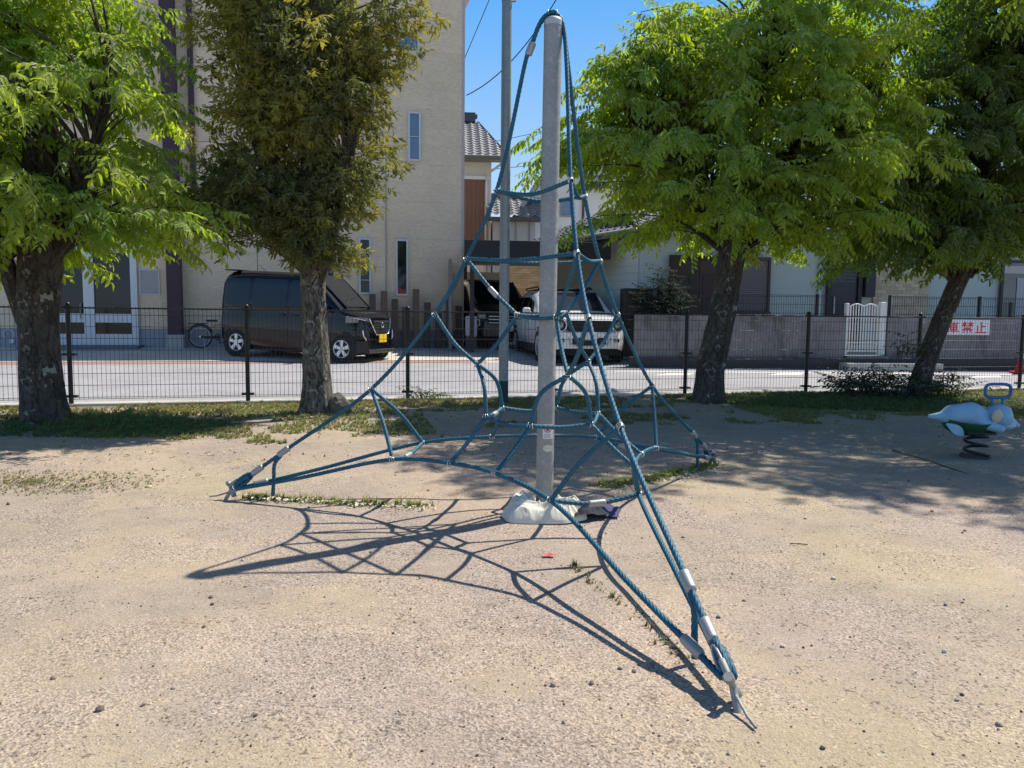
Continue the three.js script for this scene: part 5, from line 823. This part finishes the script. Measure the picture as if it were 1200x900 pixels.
{ // white container and a grey cabinet by the carport post
  const b = thing('white_container', 'white plastic container standing by the carport post', 'container', [-1.0, 0.36, -18.6], 5 * R); obj('body', bb(-0.14, 0.14, 0.3, 0.8, -0.14, 0.14, 0.05), mat(0.6, 0.62, 0.64, 0.6), b); obj('stand', [bb(-0.13, 0.13, 0, 0.3, -0.12, 0.12)], mat(0.1, 0.1, 0.11, 0.7), b); obj('lid', cyl(0.05, 0.05, V(0, 0.8, 0), V(0, 0.86, 0), 14), mat(0.5, 0.52, 0.55, 0.6), b); obj('handle', sweep([V(0.13, 0.55, 0.05), V(0.2, 0.58, 0.05), V(0.2, 0.7, 0.05), V(0.12, 0.73, 0.05)], 0.014, 6), mat(0.6, 0.62, 0.64, 0.6), b);
  const k = thing('parcel_cabinet', 'dark brown delivery cabinet beside the white car', 'cabinet', [2.75, 0.3, -17.2], AW), km = mat(0.028, 0.02, 0.02, 0.5); obj('body', bb(-0.33, 0.33, 0, 1.5, -0.2, 0.2, 0.015), km, k); for (const x of [-0.3, 0.015]) for (const [a, c] of [[0.9, 1.16], [1.18, 1.46], [0.5, 0.88]]) { const d = obj('door', bb(x, x + 0.285, a, c, 0.202, 0.216, 0.006), mat(0.033, 0.024, 0.024, 0.45), k); obj('slot', bb(x + 0.07, x + 0.21, c - 0.07, c - 0.055, 0.217, 0.226), mat(0.3, 0.3, 0.31, 0.4, 0.5), d); }
}
{ // bicycle
  const b = thing('yellow_bicycle', 'small bicycle with ochre yellow frame leaning by the purple column', 'bicycle', [-6.68, 0.36, -17.72], TH - 0.06), fm = mat(0.6, 0.38, 0.06, 0.4), bk = mat(0.015, 0.015, 0.016, 0.6), al = mat(0.55, 0.55, 0.55, 0.35, 0.6), r = 0.265;
  for (const x of [-0.48, 0.42]) { const w = sub('wheel', b, [x, r, 0]); obj('tyre', new THREE.TorusGeometry(r - 0.018, 0.02, 8, 40), bk, w); obj('rim', new THREE.TorusGeometry(r - 0.042, 0.01, 6, 40), al, w); const L = []; for (let k = 0; k < 18; k++) { const a = k / 18 * 6.283; L.push(cyl(0.0016, 0.0016, V(0, 0, k % 2 ? 0.02 : -0.02), V(Math.cos(a) * (r - 0.045), Math.sin(a) * (r - 0.045), 0), 4, false)); } obj('spokes', L, al, w); const hb = cyl(0.022, 0.022, V(0, 0, -0.04), V(0, 0, 0.04), 10); obj('hub', hb, al, w); }
  const P = { rh: V(-0.48, r, 0), bbk: V(-0.1, 0.25, 0), st: V(-0.2, 0.52, 0), hd: V(0.24, 0.58, 0), hl: V(0.27, 0.47, 0), fh: V(0.42, r, 0) };
  const tb = (a, c, q = 0.017) => cyl(q, q, a, c, 8); obj('frame', [tb(P.bbk, P.st), tb(P.st, P.hd), tb(P.bbk, P.hl, 0.02), tb(P.hd, P.hl, 0.022), tb(P.rh, P.bbk, 0.011), tb(P.rh, P.st, 0.010)], fm, b); obj('fork', [tb(P.hl, P.fh, 0.013)], fm, b);
  obj('saddle', bb(-0.34, -0.1, 0.605, 0.65, -0.06, 0.06, 0.02), bk, b); obj('seat_post', tb(P.st, V(-0.23, 0.61, 0), 0.012), al, b);
  obj('handlebar', [tb(P.hd, V(0.21, 0.7, 0), 0.012), sweep([V(0.14, 0.74, -0.26), V(0.2, 0.72, -0.12), V(0.21, 0.7, 0), V(0.2, 0.72, 0.12), V(0.14, 0.74, 0.26)], 0.011, 8)], al, b);
  const ch = new THREE.TorusGeometry(0.06, 0.012, 6, 20); ch.translate(-0.1, 0.25, 0.04); obj('crank', [ch, tb(V(-0.1, 0.25, 0.06), V(-0.03, 0.13, 0.06), 0.009), bb(-0.07, 0.02, 0.115, 0.135, 0.06, 0.12)], bk, b); obj('chain_guard', bb(-0.45, -0.06, 0.225, 0.275, 0.03, 0.04, 0.004), bk, b);
  const fd = []; for (let i = 0; i <= 14; i++) { const a = (20 + i * 10) * R; fd.push(V(-0.48 + Math.cos(a) * (r + 0.02), r + Math.sin(a) * (r + 0.02), 0)); } obj('mudguard', sweep(fd, 0.014, 6), bk, b); obj('carrier', bb(-0.72, -0.3, 0.555, 0.57, -0.06, 0.06), bk, b); obj('kickstand', tb(V(-0.4, 0.24, 0.05), V(-0.36, 0.005, 0.14), 0.008), al, b);
}
{ // traffic cone
  const c = thing('traffic_cone', 'red and white traffic cone standing before the grey wall', 'cone', [10.3, 0.125, -15.45]); const rd = mat(0.62, 0.04, 0.03, 0.5);
  obj('base', bb(-0.19, 0.19, 0, 0.035, -0.19, 0.19, 0.012), rd, c); const rad = (y) => lerp(0.15, 0.028, (y - 0.035) / 0.665);
  for (const [a, d, w] of [[0.035, 0.3, 0], [0.3, 0.42, 1], [0.42, 0.52, 0], [0.52, 0.62, 1], [0.62, 0.7, 0]]) obj('band', cyl(rad(a), rad(d), V(0, a, 0), V(0, d, 0), 24, d === 0.7), w ? mat(0.75, 0.75, 0.75, 0.4) : rd, c);
}

// ---------------------------------------------------------------- spring rider
{
  const g = thing('spring_rider', 'pale blue animal spring rider with cream ears and blue hoop handle', 'spring rider', [4.0, 0, -6.55], -0.06);
  // smooth union of spheres and tapered capsules, meshed on a grid
  const blob = (prims, res, S, C, k = 0.035) => {
    const mc = new MarchingCubes(res, new THREE.MeshBasicMaterial(), false, false, 400000); mc.isolation = 0; const q = V(0, 0, 0), ab = V(0, 0, 0), ap = V(0, 0, 0);
    const sd = (p) => { let d = 1e9; for (const [a, b, ra, rb, sz] of prims) { q.set(p.x, p.y, p.z / (sz ?? 1)); ab.subVectors(b, a); ap.subVectors(q, a); const L2 = ab.lengthSq(), t = L2 ? clamp(ap.dot(ab) / L2) : 0; const e = ap.addScaledVector(ab, -t).length() - lerp(ra, rb, t); const h = clamp(0.5 + 0.5 * (d - e) / k); d = lerp(d, e, h) - k * h * (1 - h); } return d; };
    const p = V(0, 0, 0); for (let z = 0; z < res; z++) for (let y = 0; y < res; y++) for (let x = 0; x < res; x++) { p.set((x / res * 2 - 1) * S + C.x, (y / res * 2 - 1) * S + C.y, (z / res * 2 - 1) * S + C.z); mc.field[x + y * res + z * res * res] = -sd(p); }
    mc.update(); const n = mc.count, gg = new THREE.BufferGeometry(), P = new Float32Array(n * 3); for (let i = 0; i < n; i++) { P[i * 3] = mc.positionArray[i * 3] * S + C.x; P[i * 3 + 1] = mc.positionArray[i * 3 + 1] * S + C.y; P[i * 3 + 2] = mc.positionArray[i * 3 + 2] * S + C.z; }
    gg.setAttribute('position', new THREE.BufferAttribute(P, 3)); const w = mergeVertices(gg, 1e-5); w.computeVertexNormals(); return w;
  };
  const blue = mat(0.28, 0.48, 0.62, 0.5), creamM = mat(0.60, 0.52, 0.36, 0.55), pale = mat(0.36, 0.52, 0.56, 0.5);
  // body with tail, arms along the flanks, head, snout nub
  obj('body', blob([[V(-0.2, 0.355, 0), V(-0.06, 0.37, 0), 0.095, 0.1, 1.15], [V(-0.06, 0.35, 0), V(0.06, 0.32, 0), 0.105, 0.085, 1.1], [V(-0.4, 0.345, 0), V(-0.2, 0.345, 0), 0.018, 0.07], [V(0.17, 0.36, 0), V(0.17, 0.36, 0), 0.105, 0.105, 1.15], [V(0.22, 0.31, 0), V(0.25, 0.3, 0), 0.075, 0.055, 1.15], [V(0.0, 0.3, 0.1), V(0.12, 0.265, 0.14), 0.045, 0.034], [V(0.0, 0.3, -0.1), V(0.12, 0.265, -0.14), 0.045, 0.034], [V(0.3, 0.295, 0), V(0.33, 0.28, 0), 0.03, 0.022]], 88, 0.5, V(-0.02, 0.33, 0)), blue, g);
  for (const [x, z, rz] of [[0.095, 0.118, -0.25], [0.27, -0.04, -0.2]]) { const e = new THREE.SphereGeometry(0.06, 22, 16); e.scale(0.72, 1.02, 0.42); e.rotateZ(rz); if (x > 0.2) e.rotateY(0.5); e.translate(x, 0.372, z); obj('ear', e, creamM, g); }
  { const e = new THREE.SphereGeometry(0.06, 22, 16); e.scale(0.72, 1.02, 0.42); e.rotateZ(-0.25); e.translate(0.095, 0.372, -0.118); obj('ear', e, creamM, g); }
  { const e = new THREE.SphereGeometry(0.088, 24, 16); e.scale(1.12, 0.56, 1.08); e.translate(0.21, 0.283, 0); obj('snout', e, mat(0.40, 0.53, 0.55, 0.5), g); }
  // leaf shaped hull under the body
  const hull = grid(30, 14, (u, v) => { const t = u * 2 - 1, w = Math.pow(1 - t * t, 0.6) * 0.17, a = lerp(-1, 1, v) * 1.45; return [-0.06 + t * 0.24, 0.262 - 0.08 * Math.cos(a) * Math.pow(1 - t * t, 0.5) + 0.03 * t * t + 0.05 * (Math.abs(Math.sin(a))), Math.sin(a) * w]; }); obj('leaf_hull', hull, mat(0.014, 0.10, 0.03, 0.5, 0, { side: THREE.DoubleSide }), g);
  { const e = grid(10, 8, (u, v) => { const w = Math.sin(Math.PI * clamp(v * 0.95 + 0.05)) * 0.055; return [-0.315 + 0.15 * v + (u - 0.5) * w * 0.8, 0.30 - 0.1 * v + (u - 0.5) * w * 1.2, 0.12 + 0.04 * Math.sin(v * 3.1)]; }); obj('leaf_flap', e, mat(0.3, 0.5, 0.62, 0.5, 0, { side: THREE.DoubleSide }), g); }
  // handle
  const hm = mat(0.03, 0.13, 0.33, 0.4), HP = []; for (let i = 0; i < 40; i++) { const a = i / 40 * 6.2832, c = Math.cos(a), s = Math.sin(a), e = 0.55; HP.push(V(0.155 + 0.105 * Math.sign(c) * Math.pow(Math.abs(c), e), 0.575 + 0.058 * Math.sign(s) * Math.pow(Math.abs(s), e), 0)); } HP.push(HP[0].clone(), HP[1].clone()); obj('handle', [sweep(HP, 0.0135, 10), cyl(0.013, 0.013, V(0.112, 0.42, 0), V(0.112, 0.52, 0), 10), cyl(0.013, 0.013, V(0.198, 0.42, 0), V(0.198, 0.52, 0), 10)], hm, g);
  const SP = []; for (let i = 0; i <= 150; i++) { const a = i / 150 * 2.6 * 6.2832; SP.push(V(0.0 + 0.085 * Math.cos(a), 0.02 + 0.2 * i / 150, 0.085 * Math.sin(a))); } obj('spring', sweep(SP, 0.013, 10, { cap: true }), mat(0.012, 0.012, 0.013, 0.5), g);
  obj('mounting_plate', bb(-0.12, 0.12, 0.205, 0.228, -0.09, 0.09, 0.008), mat(0.02, 0.02, 0.02, 0.5), g);
  obj('ground_plate', [cyl(0.12, 0.12, V(0, -0.02, 0), V(0, 0.014, 0), 24), ...[0, 1, 2, 3].map((k) => cyl(0.012, 0.012, V(0.1 * Math.cos(k * 1.57 + 0.7), 0.01, 0.1 * Math.sin(k * 1.57 + 0.7)), V(0.1 * Math.cos(k * 1.57 + 0.7), 0.03, 0.1 * Math.sin(k * 1.57 + 0.7)), 6))], mat(0.06, 0.055, 0.05, 0.7), g);
}
renderer.render(scene, camera);
